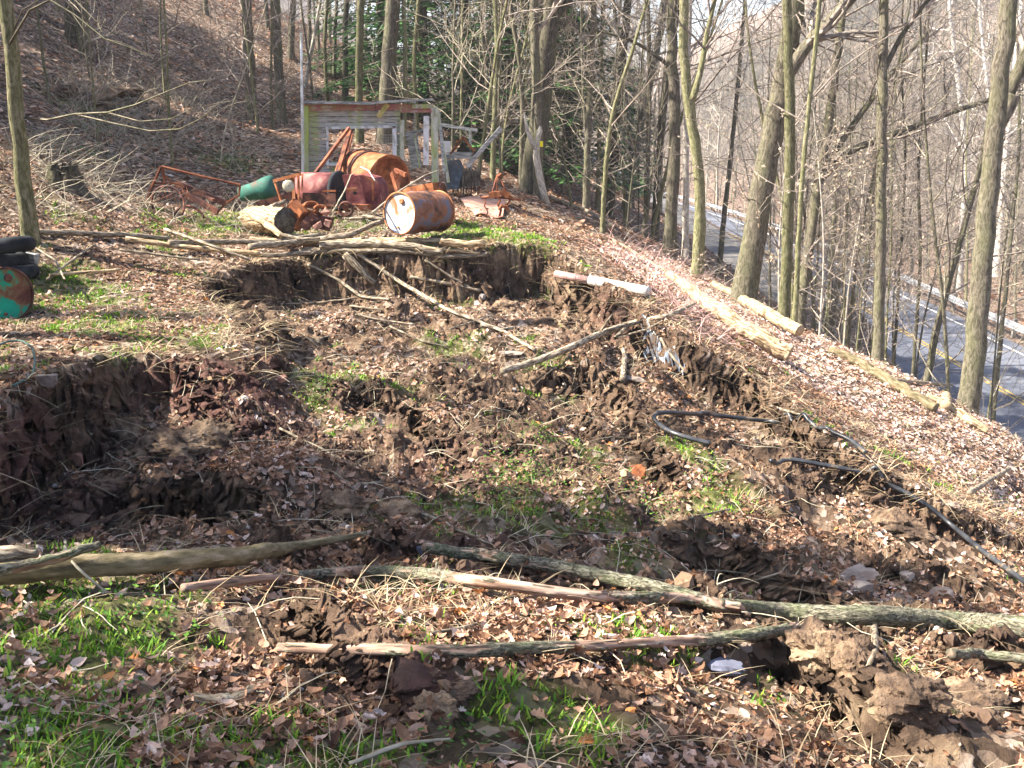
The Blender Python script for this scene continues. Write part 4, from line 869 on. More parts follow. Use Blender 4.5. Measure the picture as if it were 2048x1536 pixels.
# sunny logs along the rim of the slope
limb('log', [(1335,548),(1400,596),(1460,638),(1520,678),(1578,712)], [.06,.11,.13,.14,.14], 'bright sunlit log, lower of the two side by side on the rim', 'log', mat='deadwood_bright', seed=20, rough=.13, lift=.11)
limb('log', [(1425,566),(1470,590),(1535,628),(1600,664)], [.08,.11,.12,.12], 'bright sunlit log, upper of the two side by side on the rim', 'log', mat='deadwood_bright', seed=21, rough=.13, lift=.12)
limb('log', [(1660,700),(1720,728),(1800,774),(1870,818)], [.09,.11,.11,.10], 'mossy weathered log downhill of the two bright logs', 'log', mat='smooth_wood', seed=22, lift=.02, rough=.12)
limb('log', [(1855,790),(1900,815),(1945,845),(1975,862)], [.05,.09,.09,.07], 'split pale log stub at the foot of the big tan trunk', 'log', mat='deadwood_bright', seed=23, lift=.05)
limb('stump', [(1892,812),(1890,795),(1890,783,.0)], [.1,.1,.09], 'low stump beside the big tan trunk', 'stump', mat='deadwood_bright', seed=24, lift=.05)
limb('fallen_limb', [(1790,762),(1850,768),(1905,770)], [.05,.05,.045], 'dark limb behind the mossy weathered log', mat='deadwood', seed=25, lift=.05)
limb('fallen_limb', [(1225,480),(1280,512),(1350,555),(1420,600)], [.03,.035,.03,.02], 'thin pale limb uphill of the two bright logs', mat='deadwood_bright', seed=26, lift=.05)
for k, (pts, r) in enumerate([([(1100,345),(1160,360),(1220,385)], .09), ([(1100,395),(1170,420),(1230,455)], .06), ([(655,150),(690,148),(740,165)], .1), ([(1110,290),(1150,310)], .1)]):
    limb('log', pts, [r, r, r*.8], ['long mossy log among the trees behind the snag', 'dark log downhill of the snag foot', 'mossy arched log on the hillside above the shed', 'dark log end left of the parked vehicle'][k], 'log', mat='deadwood', seed=30+k, lift=.02)
# brush pile along the lip of the head scarp
pile = [([(70,465),(160,468),(250,472),(340,478)],.05,'pale mossy pole lying right of the left tree'),([(250,478),(330,490),(420,500),(520,508)],.045,'dark limb at the left end of the brush pile'),
 ([(340,488),(450,484),(560,484),(640,470)],.05,'pale pole at the back left of the brush pile'),([(500,492),(600,486),(700,472),(770,440)],.055,'thick pale limb rising right toward the drum'),
 ([(500,482),(640,486),(760,482),(880,484)],.06,'weathered pole under the drum side of the pile'),([(600,500),(700,506),(800,512),(900,520),(975,528)],.045,'long straight pole with a cut end sticking out to the right'),
 ([(640,494),(740,500),(830,502),(885,506)],.075,'thick log with a split end in the middle of the pile'),([(880,492),(930,494),(968,496)],.07,'dark log at the right end of the pile'),
 ([(430,505),(540,512),(640,504),(740,498)],.04,'crooked limb along the front of the pile'),([(560,470),(660,478),(750,492)],.035,'slim limb crossing the top of the pile'),
 ([(780,486),(860,498),(960,515)],.03,'thin pole across the right end of the pile'),([(330,460),(420,492),(500,520)],.03,'limb angled down the left of the pile'),
 ([(95,560),(140,525),(190,490)],.02,'sunlit stick leaning beside the tyre pile'),([(100,550),(170,545),(240,540)],.025,'grey stick on the ground right of the green drum'),
 ([(240,500),(330,512),(400,520)],.02,'thin stick left of the brush pile'),([(60,490),(110,520),(130,560)],.015,'thin stick slanting down from the left tree')]
for k, (pts, r, lab) in enumerate(pile):
    limb('dead_limb', pts, [r, r*.95, r*.8], lab, 'branch', mat=('deadwood', 'deadwood_bright', 'deadwood')[k % 3], seed=40+k, lift=.03+.05*(k % 4), sides=10, step=.06)
slidew = [([(690,515),(720,545),(750,570)],.075,'short thick log sliding down the scarp face'),([(705,505),(800,575),(900,625),(1000,660),(1070,700)],.035,'long pole running down the scarp onto the slide'),
 ([(615,530),(680,565),(720,595),(780,600)],.03,'crooked stick on the dark scarp face'),([(820,568),(890,580),(960,592)],.035,'pole resting at the scarp foot below the drum'),
 ([(850,525),(900,560),(950,590)],.022,'thin stick leaning on the scarp below the log ends'),([(570,612),(640,605),(700,600),(760,592)],.018,'thin stick lying level below the scarp'),
 ([(690,625),(760,640),(830,650)],.018,'thin twiggy stick in the leaves of the slide'),([(960,650),(1000,662),(1030,655)],.035,'broken grey stick near the long pole foot'),
 ([(700,615),(760,622)],.02,'short stick beside the thin level stick'),([(780,655),(850,685),(900,700)],.015,'thin stick below the twiggy stick'),([(1245,760),(1250,720),(1247,700)],.04,'small upright broken stub on the slide ridge'),
 ([(900,660),(960,640),(985,632)],.015,'thin stick touching the long pole'),([(1320,690),(1345,720),(1375,750)],.02,'thin stick beside the foaming trickle'),([(1540,820),(1600,830),(1625,833)],.018,'pale stick above the black hose'),
 ([(560,860),(640,900),(700,930)],.012,'long straw coloured stick in the shaded left floor'),([(1380,1040),(1460,1020)],.012,'short twig below the loop of hose')]
for k, (pts, r, lab) in enumerate(slidew):
    limb('dead_limb' if r > .03 else 'stick', pts, [r, r*.9, r*.7], lab, 'branch' if r > .03 else 'stick', mat='deadwood', seed=70+k, lift=.03, sides=9, step=.05)
print('limbs', time.time()-T0)
# ------------------------------------------------------------------ junk on the bench
def drum(name, c, d, r, L, mats, label, Lmats=None):
    c, d = Vector(c), Vector(d).normalized(); root = empty(name, tuple(c), label, 'oil drum')
    mb = MB(); pr = []
    for k in range(61):
        t = L*k/60; e = 0
        for q in (L*.33, L*.66): e += .011*math.exp(-((t-q)/.012)**2)
        pr.append((t, r-.004+e))
    mb.lathe(c, c+d, pr, 48); v = mb.v[0]; a_ = np.array(c)[None]
    dent = np.array([.010*math.sin(p[0]*9+p[2]*13) for p in v])[:, None]*np.array([0, 0, 1]); mb.v[0] = v+dent*.7
    world_part(mb, 'body', mats[0], root)
    for t in (0, L):
        m2 = MB(); m2.lathe(c, c+d, [(t-.008, r-.012), (t-.012, r+.002), (t-.004, r+.01), (t+.006, r+.008), (t+.012, r-.004)], 48); world_part(m2, 'rim', mats[2], root)
    for t, s in ((.012, -1), (L-.012, 1)):
        m3 = MB(); m3.lathe(c, c+d, [(t, .001), (t, r-.03), (t+.004*s, r-.01)], 40); ld = world_part(m3, 'lid', mats[1], root)
        lid0 = ld if s < 0 else lid0
    u = d.orthogonal().normalized(); w_ = d.cross(u); upv = (Vector((0, 0, 1))-d*d.z).normalized(); rt = d.cross(upv)
    for q, rr_ in ((upv*.17+rt*.04, .038), (upv*-.19+rt*-.03, .016)):
        m4 = MB(); m4.lathe(c+q, c+q+d, [(.012, .001), (-.012, .001), (-.014, rr_*.6), (-.012, rr_), (.006, rr_*1.1)], 16); m4.build('bung', mats[2], lid0, loc=root.location)
    return root
p = A(799, 427, 14.0); p.z = max(p.z, float(gz(p.x, p.y))+.27)
drum('oil_drum', p, (math.sin(R(35)), math.cos(R(35)), -.03), .29, .86, ('drum_side', 'drum_lid', 'drum_rim'), 'rusty blue steel drum with white end, lying at the front of the junk')
p = A(13, 590, 9.9)
drum('oil_drum', p, (-math.sin(R(52)), math.cos(R(52)), 0), .27, .86, ('rust', 'green_lid', 'rust_dark'), 'rusty drum with flaking green paint on its end, at the left edge')

# ruined shed wall
YS = 19.6
def S(px, py, dy=0): return A(px, py, YS+dy)
sh = empty('ruined_shed', tuple(S(740, 390)), 'standing end wall of a ruined white clapboard shed with a big empty window', 'shed')
def rect_bar(mb, x0, y0, x1, y1, dy=0, th=.03):
    a, b = S(x0, y0, dy), S(x1, y1, dy); mb.box((a+b)/2, (abs(b.x-a.x), th, abs(a.z-b.z)))
def beam(mb, x0, y0, x1, y1, wpx, dy=0, th=.05, dy1=None):
    mb.bar(S(x0, y0, dy), S(x1, y1, dy if dy1 is None else dy1), th, wpx*(YS+dy)/FPX, (0, 0, 1) if abs(x1-x0) > abs(y1-y0) else (1, 0, 0))
mb = MB()
for k in range(15):
    y = 222+k*11.2
    segs = [(618, 800)] if y < 252 else ([(618, 656), (786, 800)] if y < 322 else [(618, 800)])
    for x0, x1 in segs:
        a, b = S(x0, y+11.0), S(x1, y); c = (a+b)/2
        mb.box(c+Vector((0, random.uniform(-.004, .004), 0)), (b.x-a.x, .022, (b.z-a.z)*.85), Matrix.Rotation(R(13+random.uniform(-3, 3)), 3, 'X'), .003)
world_part(mb, 'siding', 'siding_white', sh, smooth=False)
sh_win = [None]
def sp(name, mat, *bars, label=None):
    m_ = MB()
    for q in bars: beam(m_, *q)
    o = world_part(m_, name, mat, sh, smooth=False)
    if name == 'window_frame': sh_win[0] = o
    if label: o['label'] = label
    return o
sp('corner_post', 'trim_mossy', (613, 212, 613, 395, 9, -.05, .1))
sp('corner_post', 'trim_mossy', (869, 214, 871, 395, 13, -.02, .14), label='mossy right hand post')
sp('door_post', 'trim_mossy', (804, 240, 804, 395, 8, -.05, .1))
sp('window_frame', 'trim_white', (652, 256, 792, 253, 5, -.04, .06), (655, 256, 655, 330, 4, -.04, .05), (789, 252, 790, 332, 8, -.04, .06), (655, 329, 790, 329, 4, -.045, .07))
sp('fascia', 'fascia_red', (607, 216, 750, 214, 13, -.06, .03), (752, 214, 862, 216, 12, -.058, .03), (800, 223, 864, 223, 4, -.08, .03))
sp('roof_edge', 'board_grey', (606, 204, 750, 207, 5, -.12, .22), (750, 205, 866, 199, 4, -.12, .22))
sp('moss_board', 'trim_mossy', (825, 213, 866, 212, 8, -.1, .03))
sp('door_board', 'trim_white', (853, 232, 852, 330, 11, -.1, .03), label='white plank hanging beside the doorway')
sp('rafter', 'board_grey', (808, 272, 850, 258, 4, .3, .04), (810, 280, 852, 266, 3, .32, .04), (830, 200, 828, 260, 3, .25, .04))
sp('hanging_board', 'board_yellow', (776, 208, 756, 234, 9, -.14, .02), label='yellowed board dangling from the roof edge')
m_ = MB()
for k in range(7): m_.bar(S(764+k*3.2, 268, .1), S(765+k*3.2, 312, .1), .006, .006)
for k in range(9): m_.bar(S(763, 270+k*5, .1), S(786, 270+k*5, .1), .006, .006)
m_.build('window_mesh', 'wire', sh_win[0], smooth=False, loc=sh.location)
t1 = MB(); t1.bar(S(822, 262, .7), S(834, 336, .7), .02, .22, (1, 0, 0)); o = t1.build('leaning_sheet', 'board_grey', smooth=False); tag(o, 'dull grey sheet leaning inside the shed doorway', 'sheet')
t1 = MB(); t1.bar(S(828, 268, .2), S(840, 335, .1), .03, .03, (1, 0, 0)); o = t1.build('thin_stake', 'trim_mossy', smooth=False); tag(o, 'thin mossy stake slanting in the shed doorway', 'stake')
for a, b, w_, nm, lb in (((878, 222), (888, 345), .05, 'leaning_plank', 'dark plank leaning outside the right shed post'), ((874, 216), (897, 365), .06, 'leaning_plank', 'green edged plank leaning against the right shed post')):
    t1 = MB(); t1.bar(S(*a, .1), S(*b, -.2), .03, w_, (1, 0, 0)); o = t1.build(nm, 'trim_mossy' if 'green' in lb else 'board_grey', smooth=False); tag(o, lb, 'plank')
pl = MB(); pl.tube([A(602, 66, 19.3), A(604, 200, 19.3), A(606, 350, 19.3), A(607, 400, 19.3)], [.022, .026, .03, .03], 10)
tag(pl.build('tall_pole', 'trim_white'), 'tall thin pale pole standing at the left end of the shed wall', 'pole')

# second wreck to the right of the shed
Yw = 20.6
def W(px, py, dy=0): return A(px, py, Yw+dy)
wr = empty('collapsed_shelter', tuple(W(925, 370)), 'collapsed grey board shelter right of the shed', 'shelter')
def wp(name, mat, *bars, mbx=None):
    m_ = mbx or MB()
    for x0, y0, x1, y1, wpx, dy, th in bars: m_.bar(W(x0, y0, dy), W(x1, y1, dy), th, wpx*Yw/FPX, (0, 0, 1) if abs(x1-x0) > abs(y1-y0) else (1, 0, 0))
    return world_part(m_, name, mat, wr, smooth=False)
wp('top_board', 'board_grey', (874, 248, 955, 261, 6, 0, .03)); wp('counter', 'board_grey', (886, 306, 945, 307, 5, 0, .3), (888, 313, 942, 313, 8, -.12, .03))
wp('support', 'board_grey', (940, 262, 942, 368, 5, .1, .05), (892, 315, 896, 372, 4, .1, .04), (895, 345, 955, 350, 4, .2, .04))
dg = empty('small_gable_roof', tuple(W(925, 305)), 'little rusty gable roof piece sitting on the grey counter', 'roof piece')
m_ = MB(); m_.bar(W(901, 308), W(926, 274), .34, .035, (0, 0, 1)); m_.bar(W(926, 274), W(949, 303), .34, .035, (0, 0, 1)); world_part(m_, 'slope', 'rust', dg, smooth=False)
m_ = MB(); a = W(912, 304, .16); b = W(925, 284, .16); c = W(940, 304, .16); m_.add([tuple(a), tuple(b), tuple(c), tuple(a+Vector((0, .02, 0))), tuple(b+Vector((0, .02, 0))), tuple(c+Vector((0, .02, 0)))], [(0, 1, 4, 3), (1, 2, 5, 4), (0, 3, 5, 2)], [(0, 2, 1), (3, 4, 5)]); world_part(m_, 'opening_shade', 'cut_wood', dg, smooth=False)  # dark triangle standing in for the shade inside the gable opening
m_ = MB(); m_.bar(W(893, 282, -.05), W(893, 305, -.05), .04, .17, (1, 0, 0)); tag(m_.build('white_panel', 'wall_white', smooth=False), 'small whitish panel on the grey counter, left of the little rusty roof', 'panel')
m_ = MB(); m_.bar(A(1002, 256, 19.9), A(933, 334, 19.6), .03, .08); tag(m_.build('loose_board', 'board_grey', smooth=False), 'long grey board sloping up to the right from the collapsed shelter', 'board')
# dark blue cab shell under it
m_ = MB(); a, b, c, d = W(888, 322, -.3), W(912, 320, -.3), W(925, 345, -.4), W(917, 378, -.45); e = W(893, 380, -.4)
th_ = Vector((.05, .5, 0)); q = [a, b, c, d, e]
m_.add([tuple(x) for x in q]+[tuple(x+th_) for x in q], [(0, 1, 6, 5), (1, 2, 7, 6), (2, 3, 8, 7), (3, 4, 9, 8), (4, 0, 5, 9)], [(0, 2, 1), (0, 3, 2), (0, 4, 3), (5, 6, 7), (5, 7, 8), (5, 8, 9)])
tag(m_.build('car_panel', 'blue_dark', smooth=False), 'dark blue crumpled car panel in front of the collapsed shelter', 'car panel')
ct = empty('slatted_crate', tuple(W(945, 370, -.4)), 'dark slatted crate below the sloping grey board', 'crate')
m_ = MB()
for k in range(6): m_.bar(W(927+k*6, 335+k % 2*2, -.4), W(926+k*6.4, 372, -.45), .02, .04, (1, 0, 0))
world_part(m_, 'slats', 'cut_wood', ct, smooth=False)
m_ = MB(); m_.box(W(943, 356, -.25), (.34, .25, .3), jit=.02); world_part(m_, 'box', 'cut_wood', ct, smooth=False)
# heap of rusty tines
tn = empty('tine_heap', tuple(G(932, 392)), 'low heap of curved rusty tines in front of the slatted crate', 'scrap heap')
m_ = MB(); y0 = tn.location.y
for k in range(22):
    x = 905+k*2.6; m_.tube([A(x, 388+random.uniform(-4, 4), y0), A(x+random.uniform(-3, 3), 366, y0+.1), A(x+6, 358+random.uniform(-3, 3), y0+.2), A(x+10, 372, y0+.3)], .009, 5)
world_part(m_, 'tines', 'rust_dark', tn)

# leaning rusty pipes and the tanks
for a, b, r, Yq, lb in (((631, 346), (698, 256), .025, 17.6, 'rusty pipe leaning across the shed window'), ((676, 345), (700, 262), .035, 17.9, 'short thick rusty beam leaning beside the long pipe'), ((686, 345), (704, 268), .02, 18.1, 'thin rusty bar behind the short thick beam')):
    m_ = MB(); m_.bar(A(*a, Yq-.4), A(*b, Yq+.3), r*2, r*2); tag(m_.build('leaning_beam', 'rust', smooth=False), lb, 'beam')
rt_ = empty('rusty_tank', tuple(A(748, 360, 17.6)), 'large orange rust tank with dark hoops behind the pink tank', 'tank')
a, b = A(706, 352, 18.2), A(776, 366, 17.55); m_ = MB(); Lt = (b-a).length; rT = .47
m_.lathe(a, b, [(0, .02), (.01, rT*.86), (.05, rT*.97)]+[(Lt*k/12, rT*(1+.012*math.sin(k*2.1))) for k in range(1, 13)]+[(Lt+.01, rT*1.03), (Lt+.03, rT*1.03), (Lt+.03, rT*.9), (Lt-.08, rT*.84), (Lt-.1, .02)], 40)
world_part(m_, 'shell', 'rust_orange', rt_)
for t in (.16, .42):
    m_ = MB(); m_.lathe(a+(b-a)*t, b, [(0, rT), (.002, rT+.02), (.07, rT+.022), (.072, rT)], 40); world_part(m_, 'hoop', 'rust_dark', rt_)
m_ = MB(); m_.bar(A(785, 345, 17.3), A(800, 395, 17.1), .06, .1); m_.bar(A(790, 340, 17.3), A(812, 350, 17.1), .05, .07); m_.bar(A(800, 346, 17.2), A(795, 400, 17.2), .05, .05); world_part(m_, 'end_bracket', 'rust', rt_, smooth=False)
pk = empty('pink_tank', tuple(A(640, 380, 16.5)), 'faded pinkish red tank lying level with a black ring at its right end', 'tank')
a, b = A(603, 381, 16.7), A(676, 382, 16.45); Lt = (b-a).length; m_ = MB(); rP = .29
m_.lathe(a, b, [(0, .01), (.0, rP*.9), (.02, rP), (Lt*.5, rP*1.005), (Lt, rP), (Lt, .01)], 40); world_part(m_, 'shell', 'rust_pink', pk)
m_ = MB(); m_.lathe(b, b+(b-a), [(-.01, rP), (-.01, rP+.03), (.04, rP+.035), (.06, rP+.01), (.06, rP*.8), (.03, .01)], 40); world_part(m_, 'end_ring', 'rubber', pk)
m_ = MB(); m_.bar(A(645, 382, 16.12), A(672, 382, 16.1), .02, .03); world_part(m_, 'handle', 'rust_orange', pk, smooth=False)
m_ = MB(); m_.bar(A(606, 398, 16.2), A(672, 400, 16.1), .03, .2, (0, 0, 1)); world_part(m_, 'shade_strip', 'rust_dark', pk, smooth=False)  # dark strip standing in for shade on the tank's lower half
# magenta machine housing on small wheels
mc = empty('machine_housing', tuple(A(722, 425, 15.9)), 'deep red machine housing with a bolted front plate and a small wheel', 'machine')
def M_(px, py, dy=0): return A(px, py, 15.9+dy)
def slab(mb, pts, dy, th, Yb=15.9):
    q = [A(x, y, Yb+dy) for x, y in pts]; n = len(q); off2 = Vector((th*.15, th, 0))
    mb.add([tuple(x) for x in q]+[tuple(x+off2) for x in q], [(i, (i+1) % n, n+(i+1) % n, n+i) for i in range(n)], [(0, i+1, i) for i in range(1, n-1)]+[(n, n+i, n+i+1) for i in range(1, n-1)])
m_ = MB(); slab(m_, [(690, 352), (725, 350), (748, 356), (760, 370), (764, 400), (752, 420), (700, 420), (692, 395)], 0, .45); world_part(m_, 'body', 'rust_magenta', mc, smooth=False)
m_ = MB(); slab(m_, [(684, 350), (706, 349), (712, 352), (699, 376), (690, 376)], -.12, .1); world_part(m_, 'side_plate', 'rust_magenta', mc, smooth=False)
m_ = MB(); slab(m_, [(703, 362), (718, 350), (728, 392), (732, 414), (694, 412)], -.16, .05); world_part(m_, 'front_plate', 'rust_pink', mc, smooth=False)
m_ = MB(); m_.bar(M_(694, 378, -.2), M_(715, 376, -.2), .03, .03); m_.bar(M_(694, 383, -.2), M_(714, 382, -.2), .02, .02); m_.bar(M_(745, 360, -.05), M_(746, 402, -.05), .03, .03); m_.bar(M_(725, 350, -.04), M_(748, 364, -.04), .03, .02); world_part(m_, 'trim_bar', 'rust_orange', mc, smooth=False)
m_ = MB(); m_.disc(M_(710, 386, -.19), (0, -1, 0), .03, 14, .02); world_part(m_, 'bolt', 'rubber', mc)
m_ = MB(); slab(m_, [(682, 408), (735, 410), (734, 422), (690, 424)], -.3, .25); world_part(m_, 'foot', 'rust', mc, smooth=False)
m_ = MB(); c = M_(692, 418, -.42); tq = [c+Vector((.1*math.cos(q), 0, .1*math.sin(q))) for q in np.linspace(0, 2*math.pi, 25)]; m_.tube(tq, .022, 8, caps=False); world_part(m_, 'wheel', 'rust_dark', mc)
# teal bottle shaped tank
tt = empty('teal_tank', tuple(A(515, 385, 16.9)), 'small teal painted tank tapering to the left beside the lamp frame', 'tank')
a, b = A(482, 388, 16.9), A(546, 374, 16.8); Lt = (b-a).length; m_ = MB()
m_.lathe(a, b, [(0, .01), (.0, .12), (Lt*.5, .15), (Lt*.8, .19), (Lt, .2), (Lt+.05, .14), (Lt+.06, .01)], 30); world_part(m_, 'shell', 'teal_paint', tt)
m_ = MB(); m_.cyl(A(536, 364, 16.85), A(539, 352, 16.85), .02, 10); world_part(m_, 'filler_neck', 'teal_paint', tt)
# frame with headlamp
lf = empty('lamp_frame', tuple(A(575, 400, 16.2)), 'rusty square frame holding a pale round headlamp, left of the pink tank', 'machine frame')
m_ = MB(); 
for x0, y0, x1, y1, r in ((547, 362, 601, 348, .03), (550, 364, 566, 412, .02), (586, 352, 588, 398, .028), (597, 350, 597, 402, .02), (605, 348, 604, 380, .015), (588, 398, 570, 420, .02)):
    m_.bar(A(x0, y0, 16.2), A(x1, y1, 16.1), r*1.6, r*1.6)
world_part(m_, 'frame', 'rust_orange', lf, smooth=False)
m_ = MB(); c = A(577, 372, 16.0); m_.lathe(c, c+Vector((.25, -1, .1)), [(-.05, .01), (-.04, .05), (0, .095), (.015, .095), (.03, .06), (.035, .01)], 20); world_part(m_, 'headlamp', 'lamp_glass', lf)
m_ = MB(); slab(m_, [(512, 404), (583, 383), (588, 398), (520, 420)], .1, .12, 16.2); world_part(m_, 'deck', 'rust_dark', lf, smooth=False)
# rake frame on the left
rk = empty('rake_frame', tuple(A(380, 420, 15.6)), 'dark red iron frame of an old hay rake at the left of the junk', 'farm machine')
m_ = MB(); Yk = 15.6
for pts, r in (([(322, 333), (400, 352), (480, 370)], .024), ([(322, 333), (303, 375), (296, 396)], .03), ([(325, 335), (329, 366)], .025), ([(328, 350), (345, 366)], .02), ([(304, 367), (356, 367), (368, 376)], .022),
               ([(480, 370), (478, 390), (452, 406), (434, 426)], .022), ([(306, 373), (340, 372)], .02)):
    m_.tube([A(x, y, Yk) for x, y in pts], r*.85, 5)
world_part(m_, 'frame', 'rust', rk, smooth=False)
m_ = MB(); m_.bar(A(352, 366, Yk+.1), A(450, 406, Yk-.1), .05, .09); m_.bar(A(364, 384, Yk-.2), A(436, 424, Yk-.4), .05, .09); m_.bar(A(405, 392, Yk), A(428, 400, Yk-.4), .04, .04); world_part(m_, 'beam', 'rust_dark', rk, smooth=False)
for cx, cy, r, w0, w1 in ((334, 408, .26, -.2, 1.1), (376, 448, .26, .1, .95)):
    m_ = MB(); c = A(cx, cy, Yk-.5); m_.tube([c+Vector((r*math.cos(q*math.pi), .1*q, r*math.sin(q*math.pi))) for q in np.linspace(w0, w1, 18)], .02, 6)
    m_.cyl(c+Vector((-r, 0, 0)), c+Vector((r*.7, .05, r*.7)), .01, 5); world_part(m_, 'wheel', 'rust_dark', rk)
m_ = MB(); 
for k in range(7): m_.tube([A(318+k*9, 372, Yk-.1), A(322+k*9, 385, Yk-.4), A(314+k*9, 400, Yk-.55)], .006, 4)
world_part(m_, 'tine', 'rust', rk)
# big log, the shade on its sawn end put into a dark colour
lg = empty('log', tuple(A(540, 440, 14.8)), 'fat pale log, sawn end coloured dark for shade, left of the engine scrap', 'log')
a, b = A(500, 436, 15.2), A(572, 443, 14.5); m_ = MB(); q = [a.lerp(b, k/30) for k in range(31)]
m_.tube(q, np.linspace(.17, .195, 31), 24, caps=False, disp=lambda n_, k_: .012*rng.normal(size=(n_, k_)) * np.r_[np.ones(k_-1), 0][None]); world_part(m_, 'stem', 'deadwood_bright', lg)
m_ = MB(); m_.disc(b-(b-a).normalized()*.01, b-a, .19, 24, .01); world_part(m_, 'sawn_end', 'cut_wood', lg)
limb('dead_limb', [A(495, 428, 14.6), A(530, 445, 14.3), A(562, 470, 14.0)], [.05, .06, .05], 'bright bare limb lying against the fat sawn log', mat='deadwood_bright', seed=120, world=True)
limb('dead_limb', [A(520, 425, 15.2), A(550, 412, 15.3), A(572, 402, 15.4)], [.05, .05, .04], 'greenish limb on top of the fat sawn log', mat='deadwood', seed=121, world=True)
limb('dead_limb', [A(560, 468, 14.0), A(600, 478, 13.9), A(640, 476, 13.9)], [.03, .03, .02], 'grey limb below the dark sawn end', mat='deadwood', seed=122, world=True)
limb('stick', [A(745, 425, 13.9), A(790, 388, 14.6), A(850, 350, 15.6), A(885, 338, 16)], [.018, .016, .012, .006], 'long pale stick leaning over the white ended drum', 'stick', mat='twig_pale', seed=123, world=True, sides=7)
limb('stick', [A(665, 425, 15.2), A(690, 380, 15.3), A(702, 350, 15.5), A(720, 335, 15.6)], [.016, .014, .01, .006], 'thin pale stick leaning on the deep red housing', 'stick', mat='twig_pale', seed=124, world=True, sides=7)
limb('stick', [A(722, 334, 15.5), A(738, 342, 15.4), A(750, 362, 15.3)], [.012, .014, .006], 'short white stick hooked over the deep red housing', 'stick', mat='bark_white', seed=125, world=True, sides=7)
limb('dead_limb', [A(700, 438, 14.3), A(735, 433, 14.2), A(768, 438, 14.0)], [.03, .035, .02], 'stubby greenish limb ending at the white drum lid', mat='deadwood', seed=126, world=True)
limb('stick', [A(325, 468, 14.3), A(345, 440, 14.6), A(372, 430, 14.9)], [.014, .014, .01], 'sunlit stick leaning on the rake frame', 'stick', mat='twig_pale', seed=127, world=True, sides=7)
# engine scrap
en = empty('engine_scrap', tuple(G(622, 462)), 'heap of orange rusty engine castings in front of the pink tank', 'scrap heap')
def E_(px, py, dy=0): return A(px, py, 14.7+dy)
m_ = MB(); m_.bar(E_(586, 408), E_(606, 432, -.1), .12, .15); m_.bar(E_(604, 430), E_(592, 460, -.1), .08, .1); world_part(m_, 'pipe_elbow', 'rust_orange', en, smooth=False)
for x, y, r in ((622, 415, .1), (640, 420, .08), (612, 428, .07)):
    m_ = MB(); c = E_(x, y); m_.tube([c+Vector((r*math.cos(q), .04*math.sin(q*2), r*.7*math.sin(q))) for q in np.linspace(0, 2*math.pi, 18)], .028, 8, caps=False); world_part(m_, 'casting_ring', 'rust_orange', en)
m_ = MB(); m_.box(E_(634, 442, .1), (.42, .3, .17), Matrix.Rotation(.2, 3, 'Y'), .02); m_.box(E_(615, 445, -.05), (.1, .2, .2), Matrix.Rotation(.5, 3, 'Y'), .02); world_part(m_, 'block', 'rust_dark', en, smooth=False)
m_ = MB(); m_.box(E_(652, 424), (.09, .12, .08), Matrix.Rotation(.7, 3, 'Y'), .02); m_.box(E_(636, 452, -.15), (.12, .08, .07), Matrix.Rotation(-.5, 3, 'Y'), .015); m_.box(E_(655, 446, -.1), (.08, .08, .07), Matrix.Rotation(.4, 3, 'Y'), .015); world_part(m_, 'pale_casting', 'rust_pale', en, smooth=False)
# tractor nose
tr = empty('tractor_nose', tuple(A(855, 410, 15.4)), 'rusty orange tractor nose with a slatted side behind the white ended drum', 'tractor part')
def T_(px, py, dy=0): return A(px, py, 15.5+dy)
m_ = MB(); m_.bar(T_(815, 384, .2), T_(876, 373, -.1), .25, .13); world_part(m_, 'hood', 'rust_orange', tr, smooth=False)
m_ = MB(); c = T_(882, 388); m_.lathe(c, c+Vector((1, -.35, 0)), [(-.03, .01), (-.03, .165), (.03, .17), (.035, .15), (.02, .13), (.02, .01)], 28); world_part(m_, 'end_plate', 'rust_dark', tr)
m_ = MB(); m_.bar(T_(874, 375, -.12), T_(884, 406, -.15), .05, .08); world_part(m_, 'bracket', 'rust_orange', tr, smooth=False)
m_ = MB()
for k in range(5): m_.bar(T_(825, 391+k*4.2, 0), T_(872, 388+k*4.2, -.05), .02, .015)
world_part(m_, 'grille', 'post_steel', tr, smooth=False)
# sheet and plough
m_ = MB(); q = [G(918, 402, .05), G(1012, 402, .12), G(1006, 442, .04), G(950, 436, .04)]
n_ = 14; vv = []
for i in range(n_+1):
    for j in range(n_+1):
        u_, v_ = i/n_, j/n_; P_ = (q[0]*(1-u_)+q[1]*u_)*(1-v_)+(q[3]*(1-u_)+q[2]*u_)*v_; vv.append((P_.x, P_.y, max(P_.z, float(gz(P_.x, P_.y))+.03)+.025*math.sin(u_*7)+.02*math.sin(v_*9)))
vb = [(a_, b_, c_-.006) for a_, b_, c_ in vv]; N1 = n_+1
ff = [(i*N1+j, i*N1+j+1, (i+1)*N1+j+1, (i+1)*N1+j) for i in range(n_) for j in range(n_)]
m_.add(vv+vb, ff+[tuple(x+N1*N1 for x in f_) for f_ in ff]); tag(m_.build('metal_sheet', 'rust_pale'), 'pale rusty sheet of metal lying on the sunny grass below the plough', 'metal sheet')
pg = empty('plough', tuple(A(995, 400, 16.4)), 'small rusty plough standing on the sunny rim right of the metal sheet', 'plough')
def Q_(px, py, dy=0): return A(px, py, 16.4+dy)
m_ = MB()
